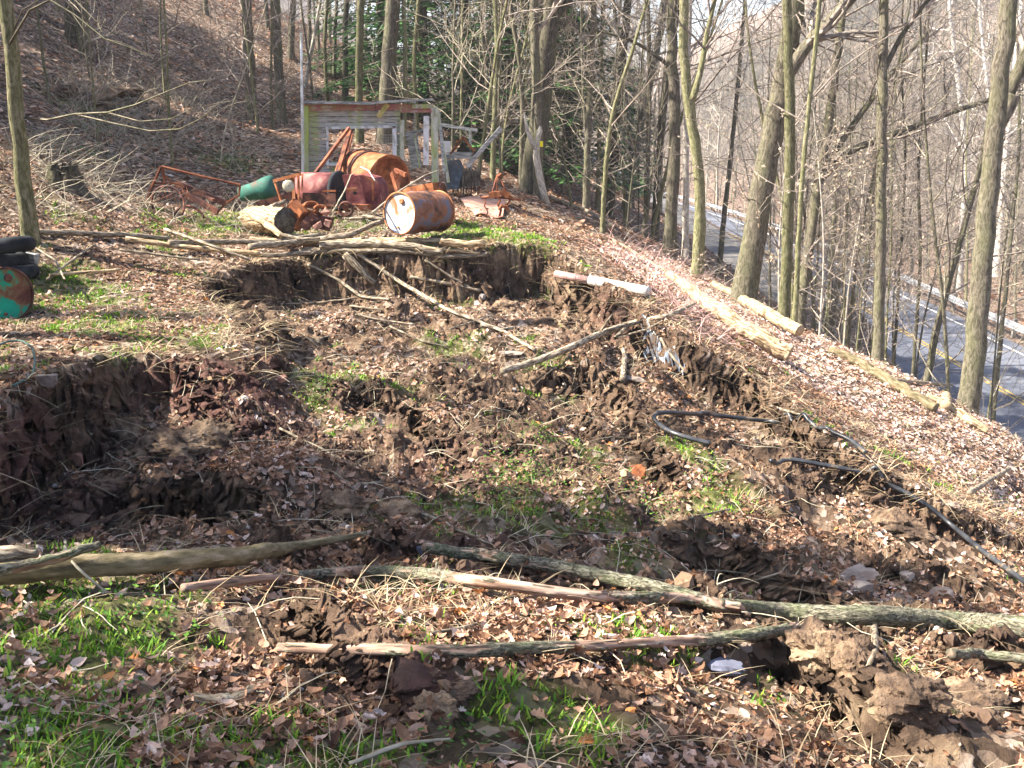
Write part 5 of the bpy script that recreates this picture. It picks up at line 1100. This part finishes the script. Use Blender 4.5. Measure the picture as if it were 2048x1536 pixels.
for pts, r in (([(995, 350), (985, 385), (978, 395)], .018), ([(995, 352), (993, 385), (991, 398)], .018), ([(1000, 355), (1010, 378), (1018, 392)], .016), ([(962, 395), (990, 393), (1042, 400)], .022), ([(972, 395), (969, 412), (976, 424), (970, 436)], .012), ([(1000, 398), (996, 410), (1002, 420), (998, 436)], .02), ([(1018, 388), (1020, 402), (1012, 412)], .016), ([(996, 354), (1004, 348)], .03)):
    m_.tube([Q_(*p_) for p_ in pts], r, 6)
world_part(m_, 'frame', 'rust', pg)
m_ = MB(); m_.bar(Q_(978, 390, -.1), Q_(1000, 388, -.1), .12, .09); m_.bar(Q_(1002, 384), Q_(1018, 392), .08, .1); m_.tube([Q_(x, y, -.15) for x, y in [(998, 420), (1004, 412), (1014, 414), (1016, 422)]], .03, 6); world_part(m_, 'share', 'rust_orange', pg, smooth=False)

# tyres by the left tree
def torus(mb, c, R0, r0, ax, n=36, k=12, squash=1):
    c = Vector(c); ax = Vector(ax).normalized(); u = ax.orthogonal().normalized(); w_ = ax.cross(u); v = []
    for i in range(n):
        a_ = 2*math.pi*i/n; d = u*math.cos(a_)+w_*math.sin(a_)
        for j in range(k):
            b_ = 2*math.pi*j/k; rr_ = r0*(1+.05*((i % 2) if abs(math.cos(b_)) > .8 else 0)); v.append(tuple(c+d*(R0+rr_*math.cos(b_)*squash)+ax*rr_*math.sin(b_)))
    mb.add(v, [(i*k+j, ((i+1) % n)*k+j, ((i+1) % n)*k+(j+1) % k, i*k+(j+1) % k) for i in range(n) for j in range(k)])
b0 = G(-6, 562)
for k, (dx, dy, dz, ax, lb) in enumerate(((0, .3, .06, (0, 0, 1), 'bottom tyre of the dark pile behind the green ended drum'), (-.12, .35, .2, (.1, 0, 1), 'middle tyre of the dark pile behind the green ended drum'), (.0, .3, .34, (-.15, .1, 1), 'topmost tyre of the dark pile behind the green ended drum'))):
    m_ = MB(); torus(m_, b0+Vector((dx, dy, dz)), .22, .085, ax); tag(m_.build('tyre', 'rubber'), lb, 'tyre')
m_ = MB(); p = G(30, 535); m_.box(p+Vector((0, .1, .08)), (.42, .1, .2), Matrix.Rotation(.2, 3, 'Y'), .02); tag(m_.build('grey_block', 'board_grey', smooth=False), 'flat grey block standing between the tyres and the drum', 'block')

# rocks
def rock(name, px, py, size, mat, label, seed, dz=0, cat='rock', boxy=.5, rot=0, group=None, crumb=0, loc=None):
    rg = np.random.default_rng(seed); n = 34 if crumb else 14; v = []
    for i in range(n+1):
        for j in range(2*n):
            t_ = math.pi*i/n; a_ = math.pi*j/n; d = np.array([math.sin(t_)*math.cos(a_), math.sin(t_)*math.sin(a_), math.cos(t_)])
            d = d/(np.abs(d).max()**boxy); v.append(d)
    v = np.array(v); ns = fbm(v[:, 0]*1.3+seed, v[:, 1]*1.3+v[:, 2]*1.7, 4, seed)
    v = v*(1+.22*ns[:, None]); 
    if crumb:
        r_ = v*2.2+seed; v = v*(1+crumb*(1.6*fbm(r_[:, 0]*.8+r_[:, 2]*.6, r_[:, 1]*.8-r_[:, 2]*.6, 4, seed+3, .5)+.35*np.abs(fbm(r_[:, 0]*3+r_[:, 2]*2, r_[:, 1]*3-r_[:, 2]*2, 2, seed+7)))[:, None])
    for q in range(0 if crumb else 5):
        nn = rg.normal(size=3); nn /= np.linalg.norm(nn); h = v @ nn; k = h > .62; v[k] -= np.outer(h[k]-.62, nn)
    v = v*np.array(size)/2; c_, s_ = math.cos(rot), math.sin(rot); v = np.c_[v[:, 0]*c_-v[:, 1]*s_, v[:, 0]*s_+v[:, 1]*c_, v[:, 2]]
    p = np.array(tuple(G(px, py))) if loc is None else np.array(tuple(loc)); m_ = MB(); m2 = 2*n
    m_.add(v+p+[0, 0, dz], [(i*m2+j, (i+1)*m2+j, (i+1)*m2+(j+1) % m2, i*m2+(j+1) % m2) for i in range(n) for j in range(m2)])
    return tag(m_.build(name, mat, smooth=False), label, cat, group)
rock('stone', 1445, 1340, (.16, .12, .06), 'rock_blue', 'smooth flat bluish stone below the lowest foreground limb', 1, .02, 'stone')
rock('rock', 1700, 1165, (.32, .22, .1), 'rock', 'flat tan slab of rock behind the thick fallen trunk', 2, .03, boxy=.8, rot=.4)
rock('rock', 1815, 1165, (.12, .1, .08), 'rock', 'small pale rock right of the flat tan slab', 3, .02)
rock('rock', 1725, 1180, (.12, .1, .08), 'rock', 'small rock touching the flat tan slab', 4, .02)
rock('rock', 1880, 1195, (.16, .12, .1), 'rock', 'pale angular rock above the thick trunk near the hose', 5, .02)
rock('brick', 557, 766, (.14, .1, .07), 'rock_red', 'reddish broken brick on the slide floor', 6, .03, 'brick', .9, .5)
rock('brick', 85, 778, (.2, .1, .09), 'rock', 'tan brick at the lip of the left pit', 7, .03, 'brick', .95, .1)
rock('rock', 155, 930, (.12, .1, .1), 'rock_red', 'small square rock in the mouth of the dark pit', 8, .03, boxy=.9)
rock('rock', 1275, 955, (.14, .12, .16), 'rust_orange', 'orange brown lump standing in the grass of the slide', 9, .03)
rock('rock', 1272, 766, (.22, .16, .05), 'rock', 'flat pinkish stone on the slide ridge', 10, .02, boxy=.8)
rock('rock', 1025, 712, (.3, .2, .06), 'rock', 'pale flat stone under the left end of the grey forked limb', 11, .02, boxy=.8)
rock('stone', 842, 1108, (.06, .05, .05), 'rock_blue', 'small pale blue stone at the left end of the bark covered limb', 12, .01, 'stone')
rock('rock', 175, 205, (2.0, 1.2, .35), 'soil_block', 'brown mossy rock ledge jutting from the left bank', 13, .1, boxy=.8)
rock('rock', 235, 198, (1.2, 1.0, .3), 'soil_block', 'darker rock ledge right of the brown mossy one', 14, .1, boxy=.8)
rock('rock', 130, 190, (.8, .7, .3), 'soil_block', 'small rock ledge at the left end of the outcrop', 15, .05, boxy=.8)
# slumped clods big enough to count
cl = [(420, 880, (.5, .35, .34), 'cracked purplish soil block at the right end of the slumped mass'), (335, 900, (.55, .4, .36), 'cracked soil block in the middle of the slumped mass'), (250, 870, (.4, .36, .42), 'dark grassy soil block beside the pit'),
      (1010, 620, (.5, .4, .3), 'lump of crumbled yellow clay under the scarp'), (1080, 650, (.4, .3, .22), 'small clay lump below the crumbled yellow one'), (500, 650, (.34, .3, .24), 'grass capped soil lump below the left end of the scarp'),
      (1640, 1290, (.26, .22, .2), 'knobbly clay clod under the thick fallen trunk'), (1720, 1330, (.2, .22, .2), 'clay clod right of the knobbly one'), (1920, 1420, (.42, .36, .26), 'large rounded clay clod in the lower right corner'), (1820, 1390, (.24, .2, .16), 'middle sized clay clod left of the large rounded one'),
      (920, 1385, (.13, .11, .07), 'reddish clay clod in the trench under the lowest limb'), (870, 1420, (.14, .12, .12), 'small reddish clod beside the trench'), (1250, 700, (.3, .3, .3), 'soil lump on top of the slide ridge'), (1790, 1050, (.5, .4, .3), 'slumped turf block under the lower hose'), (800, 1030, (.3, .26, .2), 'soil lump above the middle foreground limb'), (690, 1010, (.3, .24, .2), 'soil lump left of the curved brown stick')]
for k, (x, y, s, lb) in enumerate(cl):
    rock('soil_clod', x, y, s, 'soil_block', lb, 50+k, -s[2]*.12, 'soil clod', .12, crumb=.13)
# stump on the left bank
stp = empty('stump', tuple(G(130, 372)), 'mossy jagged tree stump on the left bank', 'stump'); m_ = MB(); b0 = stp.location
tp = .07*np.abs(rng.normal(size=31)); m_.tube([b0+Vector((0, 0, -.15+.04*k)) for k in range(10)], np.interp(range(10), [0, 4, 9], [.36, .24, .2]), 30, caps=False, disp=lambda n_, k_: .018*rng.normal(size=(n_, k_))+.03*np.sin(np.linspace(0, 44, k_))[None])
v_ = m_.v[0]; v_[-31:, 2] += tp[:31]
m_.disc(b0+Vector((0, 0, .12)), (0, 0, 1), .19, 20, .02)
world_part(m_, 'stem', 'bark_dark', stp)

# drain pipe with the stream of water from it, foaming gully
pp = empty('drain_pipe', tuple(A(1180, 560, 13.3)), 'white plastic drain pipe with a pinkish first length sticking out of the scarp', 'pipe')
a, b, c = A(1112, 548, 13.6), A(1180, 561, 13.2), A(1297, 583, 12.6)
m_ = MB(); m_.tube([a, a.lerp(b, .5), b], .052, 18); world_part(m_, 'buried_length', 'pipe_pink', pp)
m_ = MB(); m_.tube([b, b.lerp(c, .5), c], [.066, .064, .064], 22, caps=False); m_.tube([c, b.lerp(c, .5)], .058, 22, caps=True); world_part(m_, 'outlet_length', 'pvc_white', pp)
g_ = V(c.x+.02, c.y); m_ = MB(); m_.tube([c+Vector((0, 0, -.05)), c+Vector((.015, 0, -.2)), Vector((c.x+.02, c.y, g_.z))], [.012, .008, .012], 8, disp=lambda n_, k_: .003*rng.normal(size=(n_, k_)))
tag(m_.build('falling_water', 'water_trickle'), 'thin stream of water falling from the mouth of the white pipe', 'water')
def drape(name, mat, pts, widths, dz, seed=1, n=60, cross=9):
    P = np.array([tuple(G(*p_)) for p_ in pts]); t = np.linspace(0, len(P)-1, n); Q = np.stack([np.interp(t, range(len(P)), P[:, k]) for k in range(3)], -1)
    D = np.gradient(Q[:, :2], axis=0); D /= np.linalg.norm(D, axis=1)[:, None]+1e-9; N = np.c_[-D[:, 1], D[:, 0]]; w_ = np.interp(t, range(len(P)), widths)*(1+.35*fbm(t*2, t*0+seed, 3, seed))
    v = []
    for i in range(n):
        for j in range(cross):
            x, y = Q[i, :2]+N[i]*w_[i]*(j/(cross-1)-.5); e = 1-abs(j/(cross-1)-.5)*2; v.append((x, y, float(gz(x, y))+dz*min(1, e*3)-(.03 if e < .05 else 0)))
    m_ = MB(); m_.add(v, [(i*cross+j, i*cross+j+1, (i+1)*cross+j+1, (i+1)*cross+j) for i in range(n-1) for j in range(cross-1)]); return m_.build(name, mat)
tag(drape('trickle', 'water_trickle', [(1262, 672), (1300, 690), (1335, 710), (1375, 728)], [.04, .07, .06, .03], .015), 'foaming trickle of water running down the gully below the pipe', None, None, 'structure')

# hoses
def hose(pts, r, mat, label, name='hose', lift=.03, zs=.05):
    P = [np.array(tuple(G(*p_))) for p_ in pts]; P = np.array(P); P[:, 2] += lift
    if zs: P[:, 2] += zs
    n = 160; s_ = np.r_[0, np.cumsum(np.linalg.norm(np.diff(P, axis=0), axis=1))]; q = np.linspace(0, s_[-1], n); Q = np.stack([np.interp(q, s_, P[:, k]) for k in range(3)], -1)
    for _ in range(25): Q[1:-1] = .25*Q[:-2]+.5*Q[1:-1]+.25*Q[2:]
    Q[:, 2] = np.maximum(Q[:, 2], gz(Q[:, 0], Q[:, 1])+r*.8)
    m_ = MB(); m_.tube(Q, r, 12); return tag(m_.build(name, mat), label, 'hose')
hose([(1730, 922), (1700, 895), (1640, 872), (1540, 858), (1440, 848), (1340, 842), (1306, 840), (1302, 852), (1320, 872), (1345, 884), (1385, 896), (1420, 905)], .022, 'hose_black', 'upper black hose bent back on itself in a hairpin')
hose([(1540, 940), (1556, 948), (1556, 942), (1575, 938), (1640, 946), (1720, 968), (1790, 1000), (1850, 1032), (1900, 1070), (1960, 1120), (2060, 1195)], .021, 'hose_black', 'lower black hose running off over the slope at the right')
hose([(-10, 722), (15, 708), (45, 704), (68, 720), (74, 750), (70, 775), (50, 795), (30, 805)], .009, 'hose_green', 'thin grey green hose looped at the lip of the left pit', lift=.05)

# far vehicles and shelter at the end of the drive
vn = empty('parked_van', (0, 0, 0), 'white van parked far behind the trees at the end of the drive', 'van')
m_ = MB(); m_.box((0, 0, .95), (4.6, 1.8, .9)); m_.box((-.5, 0, 1.7), (3.5, 1.7, .7), jit=.05); m_.build('body', 'wall_white', vn, smooth=False)
m_ = MB(); m_.box((-.5, -.87, 1.7), (3.0, .03, .42)); m_.box((-.5, .87, 1.7), (3.0, .03, .42)); m_.build('window', 'glass_blue', vn, smooth=False)
for x in (-1.5, 1.5):
    for y in (-.85, .85): m_ = MB(); torus(m_, (x, y, .34), .22, .12, (0, 1, 0), 24, 8); wl = m_.build('wheel', 'rubber', vn); m_ = MB(); m_.disc((x, y, .34), (0, 1, 0), .2, 16, .02); m_.build('hub', 'galvanised', wl)
p = V(A(1160, 300, 122).x, 122); vn.location = tuple(p); vn.rotation_euler = (0, 0, .3)
cp = empty('open_shelter', (0, 0, 0), 'open shelter with a teal roof and white posts beyond the end of the drive', 'shelter')
m_ = MB(); m_.box((0, 0, 2.5), (3.4, 3, .12), Matrix.Rotation(.08, 3, 'Y')); m_.build('roof', 'teal_paint', cp, smooth=False)
for x in (-1.5, 1.5):
    for y in (-1.3, 1.3): m_ = MB(); m_.box((x, y, 1.2), (.12, .12, 2.5)); m_.build('post', 'wall_white', cp, smooth=False)
p = V(A(1262, 300, 118).x, 118); cp.location = tuple(p)
print('objects', time.time()-T0)

hz = MB(); hz.box((0, 380, 37), (1400, 1040, 120)); m, t, b = newmat('haze_air'); t.nodes.remove(b)
pv = _n(t, 'ShaderNodeVolumePrincipled'); pv.inputs['Density'].default_value = .0006; pv.inputs['Color'].default_value = (.86, .88, 1, 1); t.links.new(pv.outputs[0], t.nodes['Material Output'].inputs['Volume'])
tag(hz.build('haze', 'haze_air', smooth=False), 'thin pale haze hanging in the valley', None, None, 'stuff')

# ------------------------------------------------------------------ scattered litter, grass, clods
def frames(n, rg, tilt, x, y):
    e = .05; zx = (gz(x+e, y)-gz(x-e, y))/(2*e); zy = (gz(x, y+e)-gz(x, y-e))/(2*e)
    N = np.c_[-zx, -zy, np.ones(n)]; N /= np.linalg.norm(N, axis=1)[:, None]
    N = N + rg.normal(0, 1, (n, 3))*np.asarray(tilt).reshape(-1, 1); N /= np.linalg.norm(N, axis=1)[:, None]
    a = rg.uniform(0, 2*np.pi, n); T = np.c_[np.cos(a), np.sin(a), np.zeros(n)]; U = np.cross(N, T); U /= np.linalg.norm(U, axis=1)[:, None]; W_ = np.cross(U, N)
    return np.stack([W_, U, N], -1)
def scatter(mb, proto, pos, Rm, s, cv):
    v, f4, f3 = proto; v = np.asarray(v, float); n = len(pos)
    if n == 0: return
    V_ = np.einsum('nij,vj->nvi', Rm, v)*np.asarray(s).reshape(-1, 1, 1) + pos[:, None]
    k = len(v); o = np.arange(n)[:, None, None]*k
    mb.add(V_.reshape(-1, 3), (np.asarray(f4)[None]+o).reshape(-1, 4) if len(f4) else None, (np.asarray(f3)[None]+o).reshape(-1, 3) if len(f3) else None, at=np.repeat(cv, k))
def oak_leaf(rg, lobes=5, curl=.35):
    """lobed, folded, curled leaf: strip of quads either side of the midrib"""
    n = 9; v = []; 
    c1, c2 = rg.uniform(-curl, curl)*3.2, rg.uniform(.1, .95)
    for i in range(n):
        t = i/(n-1); w_ = math.sin(math.pi*min(1, t*1.05+.03))**.8*.32*(1 if i % 2 else .55) if lobes else math.sin(math.pi*(t*.94+.03))*.27
        x = t-.5; zc = c1*(x*x)*1.5+rg.normal(0, .012)
        v += [(x, w_, zc+w_*c2+rg.normal(0, .02)), (x, 0, zc), (x, -w_, zc+w_*c2*rg.uniform(.4, 1.3)+rg.normal(0, .02))]
    f = []
    for i in range(n-1): f += [(3*i, 3*i+1, 3*i+4, 3*i+3), (3*i+1, 3*i+2, 3*i+5, 3*i+4)]
    return v, f, []
def simple_leaf(rg):
    c = rg.uniform(-.3, .3); d = rg.uniform(.0, .3)
    return [(-.5, 0, c*.3), (-.05, .28, d), (.5, 0, c*.3), (.05, -.28, d*.6), (0, 0, 0)], [], [(0, 4, 1), (1, 4, 2), (2, 4, 3), (3, 4, 0)]
rg = np.random.default_rng(99)
LP = [oak_leaf(rg, k % 3 == 0) for k in range(10)]; LS = [simple_leaf(rg) for k in range(6)]
def sample(n, r0, r1, a0, a1, p=1.0):
    """areas between two distances and two bearings (degrees); p sets how fast density falls"""
    u = rg.uniform(0, 1, n); r = (r0**p + u*(r1**p-r0**p))**(1/p); a = np.radians(rg.uniform(a0, a1, n)); return r*np.sin(a), r*np.cos(a)
def clump(x, y, f=.9, s=0): return fbm(x*f, y*f, 4, 200+s)
def leaves(n, r0, r1, a0, a1, p, protos_, size, lift, tilt, keep_soil, seed):
    x, y = sample(n, r0, r1, a0, a1, p); so = np.clip(soil_at(x, y), 0, 1); gr = green_at(x, y)
    pr = (1-keep_soil*so)*(1-.25*gr)*np.clip(.5+2.2*clump(x, y, 1.0, seed), .08, 1)
    k = (rg.uniform(0, 1, n) < pr) & (flat_at(x, y) < .3); x, y = x[k], y[k]; m_ = len(x); print('leaves', m_)
    z = gz(x, y)+rg.exponential(lift, m_); cv = np.clip(rg.beta(1.7, 2.1, m_)*.95+.22*clump(x, y, .6, 5), 0, .96); cv[rg.uniform(0, 1, m_) < .012] = 1
    s = rg.uniform(size[0], size[1], m_); Rm = frames(m_, rg, rg.uniform(tilt[0], tilt[1], m_), x, y); idx = rg.integers(0, len(protos_), m_); mb = MB()
    for q in range(len(protos_)):
        kk = idx == q; scatter(mb, protos_[q], np.c_[x, y, z][kk], Rm[kk], s[kk], cv[kk])
    return mb
def stuff(mb, name, mat, label): return tag(mb.build(name, mat, attr='cv', smooth=False), label, None, None, 'stuff')
stuff(leaves(52000, 1.6, 8, -38, 38, 1.6, LP, (.022, .068), .014, (.1, .8), .85, 1), 'leaf_litter', 'dead_leaf', 'brown oak leaves strewn over the near ground')
stuff(leaves(130000, 7, 20, -38, 38, 1.6, LS, (.028, .075), .016, (.1, .7), .88, 2), 'leaf_litter', 'dead_leaf', 'brown leaves covering the scar and the bench')
stuff(leaves(90000, 18, 60, -42, 40, 1.3, LS, (.1, .2), .02, (.1, .45), .5, 3), 'leaf_litter', 'dead_leaf', 'carpet of brown leaves on the wooded slopes')
stuff(leaves(40000, 55, 220, -42, 42, 1.2, LS, (.3, .7), .03, (.1, .4), .5, 4), 'leaf_litter', 'dead_leaf', 'brown leaf carpet of the far woodland floor')
stuff(leaves(110000, 1.6, 13, -38, 38, 1.7, LS, (.012, .038), .006, (.1, .9), .5, 6), 'leaf_fragments', 'dead_leaf', 'matted small fragments of old leaves')
# extra thick drift on the right slope, coloured pale to add sunlit brightness
def drift(n, quad, seed, size=(.045, .095)):
    P = np.array([tuple(G(*q).xy) for q in quad]); u, v = rg.uniform(0, 1, n)[:, None], rg.uniform(0, 1, n)[:, None]
    XY = (P[0]*(1-u)+P[1]*u)*(1-v)+(P[3]*(1-u)+P[2]*u)*v; x, y = XY[:, 0], XY[:, 1]; k = soil_at(x, y) < .4; x, y = x[k], y[k]; n = len(x)
    mb = MB(); idx = rg.integers(0, 6, n); Rm = frames(n, rg, rg.uniform(.1, .5, n), x, y); s = rg.uniform(*size, n); z = gz(x, y)+rg.exponential(.02, n)
    cv = np.clip(rg.beta(4, 1.1, n), 0, .97)
    for q in range(6): kk = idx == q; scatter(mb, LS[q], np.c_[x, y, z][kk], Rm[kk], s[kk], cv[kk])
    return mb
stuff(drift(60000, [(1190, 500), (1330, 500), (2100, 900), (2100, 1080)], 1), 'leaf_drift', 'dead_leaf', 'deep leaf drift on the right slope, coloured pale for strong sun')
# grass
def blades(mb, x, y, h, spread, n_per, lean, cvf, droop=.5, wd=.0035):
    n = len(x)*n_per; bx = np.repeat(x, n_per)+rg.normal(0, 1, n)*np.repeat(spread, n_per); by = np.repeat(y, n_per)+rg.normal(0, 1, n)*np.repeat(spread, n_per)
    hh = np.repeat(h, n_per)*rg.uniform(.5, 1.2, n); az = rg.uniform(0, 2*np.pi, n); ln = rg.uniform(*lean, n); z = gz(bx, by)-.004
    d = np.c_[np.cos(az), np.sin(az)]; sw = np.c_[-np.sin(az), np.cos(az)]; w_ = wd*(1+z*0)*rg.uniform(.7, 1.4, n)*np.maximum(1, np.hypot(bx, by)/7)
    V_ = []
    for t, wk in ((0, 1), (.4, .9), (.75, .6), (1, .08)):
        off = ln*t+droop*ln*t*t; up = hh*(t-droop*.55*ln*t*t)
        cx = bx+d[:, 0]*off*hh; cy = by+d[:, 1]*off*hh; cz = z+np.maximum(up, -.01)
        for s in (1, -1): V_.append(np.c_[cx+sw[:, 0]*w_*wk*s, cy+sw[:, 1]*w_*wk*s, cz])
    V_ = np.stack(V_, 1).reshape(-1, 3); f = np.array([(0, 1, 3, 2), (2, 3, 5, 4), (4, 5, 7, 6)]); F = (f[None]+(np.arange(n)*8)[:, None, None]).reshape(-1, 4)
    cv = np.clip(rg.uniform(.1, 1, n)*.95+cvf, 0, 1); mb.add(V_, F, at=np.repeat(cv, 8))
x, y = sample(60000, 1.7, 19, -38, 38, 1.5); gr = green_at(x, y); k = (rg.uniform(0, 1, len(x)) < gr*1.5*np.clip(.55+1.6*clump(x, y, 3, 9), .1, 1)) & (flat_at(x, y) < .3); x, y = x[k], y[k]; print('grass', len(x))
mb = MB(); blades(mb, x, y, rg.uniform(.02, .058, len(x)), np.full(len(x), .024), 7, (.1, .8), 0); stuff(mb, 'grass', 'grass_blade', 'short new green grass growing in patches')
x, y = sample(15000, 1.7, 20, -38, 38, 1.5); k = rg.uniform(0, 1, len(x)) < np.clip(.1+1.8*clump(x, y, 1.2, 12), 0, .8); x, y = x[k], y[k]
mb = MB(); blades(mb, x, y, rg.uniform(.04, .14, len(x)), np.full(len(x), .03), 5, (.5, 1.6), .1, .9, .0017); stuff(mb, 'dead_grass', 'straw_blade', 'bent straw coloured dead grass')
# turf fringe hanging over the scarp lips
mb = MB(); XX, YY = [], []
for i in range(len(POLY)):
    if i > 22: break
    a_, b_ = POLY[i], POLY[i+1]; n = int(np.hypot(*(b_-a_))*13); t = rg.uniform(0, 1, n)[:, None]; q = a_+(b_-a_)*t+rg.normal(0, .13, (n, 2)); XX.append(q[:, 0]); YY.append(q[:, 1])
XX = np.concatenate(XX); YY = np.concatenate(YY); k = YY > 2; blades(mb, XX[k], YY[k], rg.uniform(.08, .24, k.sum()), np.full(k.sum(), .04), 7, (.8, 1.9), .05, 1.1, .0022)
stuff(mb, 'hanging_turf', 'straw_blade', 'dead grass hanging over the broken turf edges')
# long dry stems and brambles
def stems(n, quad, L, r, mat, name, label, up=.35, arch=.1):
    P = np.array([tuple(G(*q).xy) for q in quad]); mb = MB()
    for k in range(n):
        u, v = rg.uniform(0, 1, 2); p = (P[0]*(1-u)+P[1]*u)*(1-v)+(P[3]*(1-u)+P[2]*u)*v; az = rg.uniform(0, 6.3); l = rg.uniform(*L)
        d = np.array([math.cos(az), math.sin(az), rg.uniform(.1, 1)*up*3]); Q = [np.array([p[0], p[1], float(gz(*p))])]
        for q in range(5): d = d/np.linalg.norm(d); Q.append(Q[-1]+d*l/5); d = d+rg.normal(0, .12, 3)-[0, 0, arch]
        Q = np.array(Q); Q[:, 2] = np.maximum(Q[:, 2], gz(Q[:, 0], Q[:, 1])+.004); mb.tube(Q, np.linspace(r, r*.4, 6), 3, caps=False)
    o = mb.build(name, mat); return tag(o, label, None, None, 'stuff')
stems(420, [(1190, 500), (1330, 520), (1480, 690), (1400, 690)], (.25, .7), .0045, 'bramble_pink', 'bramble_patch', 'pinkish bare brambles on the slope above the bright logs', .4)
stems(380, [(0, 290), (110, 270), (330, 440), (60, 470)], (.4, 1.1), .006, 'twig_pale', 'dry_stems', 'pale dry stems matted on the left bank', .3)
stems(600, [(300, 440), (480, 400), (900, 440), (820, 475)], (.2, .6), .005, 'twig_pale', 'dry_stems', 'dry weed stems among the junk', .5)
stems(420, [(1120, 420), (1330, 470), (1700, 680), (1500, 640)], (.3, 1.2), .006, 'twig', 'dry_stems', 'dark dry stems on the shaded rim below the trees', .3)
stems(500, [(90, 180), (350, 170), (560, 340), (200, 330)], (.5, 1.6), .007, 'twig_pale', 'dry_stems', 'tangled brush in the hollow left of the shed', .5)
stems(900, [(0, 560), (1100, 500), (2100, 1250), (-100, 1536)], (.12, .6), .0035, 'twig_pale', 'twig_litter', 'small fallen twigs over the slide and foreground', .08, .15)
stems(1300, [(-300, 300), (1000, 330), (1000, 200), (-200, 0)], (.5, 1.8), .007, 'twig', 'twig_litter', 'brush and fallen twigs on the wooded bank', .25)
# clods
def clod_proto(rg):
    v = []; n = 5
    for i in range(n+1):
        for j in range(6):
            t_, a_ = math.pi*i/n, 2*math.pi*j/6+i*.4; v.append(np.array([math.sin(t_)*math.cos(a_), math.sin(t_)*math.sin(a_), .75*math.cos(t_)])*.5*(1+rg.normal(0, .16)))
    return v, [(i*6+j, (i+1)*6+j, (i+1)*6+(j+1) % 6, i*6+(j+1) % 6) for i in range(n) for j in range(6)], []
CP = [clod_proto(rg) for _ in range(6)]
x, y = sample(300000, 1.8, 18, -36, 36, 1.5); so = np.clip(soil_at(x, y), 0, 1); k = rg.uniform(0, 1, len(x)) < so*np.clip(.22+1.9*clump(x, y, 1.3, 14), .04, .8); x, y = x[k], y[k]; n = len(x); print('clods', n)
mb = MB(); s = np.minimum(rg.lognormal(-4.0, .6, n), .12); cv = np.clip(.4+.45*clump(x, y, .8, 15)+rg.normal(0, .13, n), 0, .88); cv[rg.uniform(0, 1, n) < .02] = 1
idx = rg.integers(0, 6, n); Rm = frames(n, rg, .5*np.ones(n), x, y); z = gz(x, y)+s*.12
for q in range(6): kk = idx == q; scatter(mb, CP[q], np.c_[x, y, z][kk], Rm[kk], s[kk], cv[kk])
stuff(mb, 'soil_crumbs', 'clod', 'crumbled clods of dark soil and small stones')
# green ground plants: ivy on the bank, low weeds in the slide
mb = MB()
for px, py, r_, n in ((475, 330, .7, 700), (440, 320, .5, 300), (150, 300, .6, 500), (160, 215, .8, 500), (185, 260, .5, 300), (1050, 950, .35, 500), (1080, 890, .3, 300), (1000, 980, .3, 300), (640, 800, .15, 120), (1300, 1030, .25, 200), (1290, 1000, .3, 200), (310, 1260, .2, 160), (930, 1500, .12, 60), (2000, 1010, .4, 250), (120, 1490, .3, 250)):
    p = G(px, py); xx = p.x+rg.normal(0, r_*.6, n); yy_ = p.y+rg.normal(0, r_*.7, n); zz = gz(xx, yy_)+rg.uniform(.01, .1, n); sc_ = rg.uniform(.014, .032, n)*(1 if py > 500 else 1.8)
    scatter(mb, LS[0], np.c_[xx, yy_, zz], frames(n, rg, .35*np.ones(n), xx, yy_), sc_, rg.uniform(0, 1, n))
stuff(mb, 'ground_ivy', 'ivy', 'low green leafy weeds and ivy')
# young beeches keeping their pale dead leaves
def beech(pts, Y, label, seed, nl=150):
    W_, y0 = px_trunk(pts, Y); rg2 = np.random.default_rng(seed); root = make_tree('beech_sapling', W_, .022, label, 'sapling', None, 'bark_pale', H=6, nb=16, kids=(4, 3), seed=seed, first=.08, bL=.34)
    cr = [c for c in root.children if c.name.startswith('crown')][0]; co = np.zeros(len(cr.data.vertices)*3, np.float32); cr.data.vertices.foreach_get('co', co); co = co.reshape(-1, 3)
    co = co[co[:, 2] < 4.2]; q = co[rg2.integers(0, len(co), nl)]+rg2.normal(0, .015, (nl, 3)); l = MB(); a = rg2.normal(size=(nl, 3, 3)); Qm, _ = np.linalg.qr(a)
    scatter(l, LS[1], q, Qm, rg2.uniform(.05, .09, nl), rg2.uniform(0, 1, nl)); l.build('leaves', 'beech_leaf', root, attr='cv', smooth=False)
beech([(1640, 660), (1650, 500), (1640, 350)], 19, 'young beech with pale clinging leaves beside the slim wavering trunk', 41, 420)
beech([(1560, 640), (1556, 520), (1566, 380)], 20, 'young beech with pale clinging leaves between the two upright trunks', 42, 340)
beech([(1690, 660), (1700, 540), (1720, 440)], 21, 'young beech with pale leaves left of the straight trunk', 43, 320)
print('done', time.time()-T0)
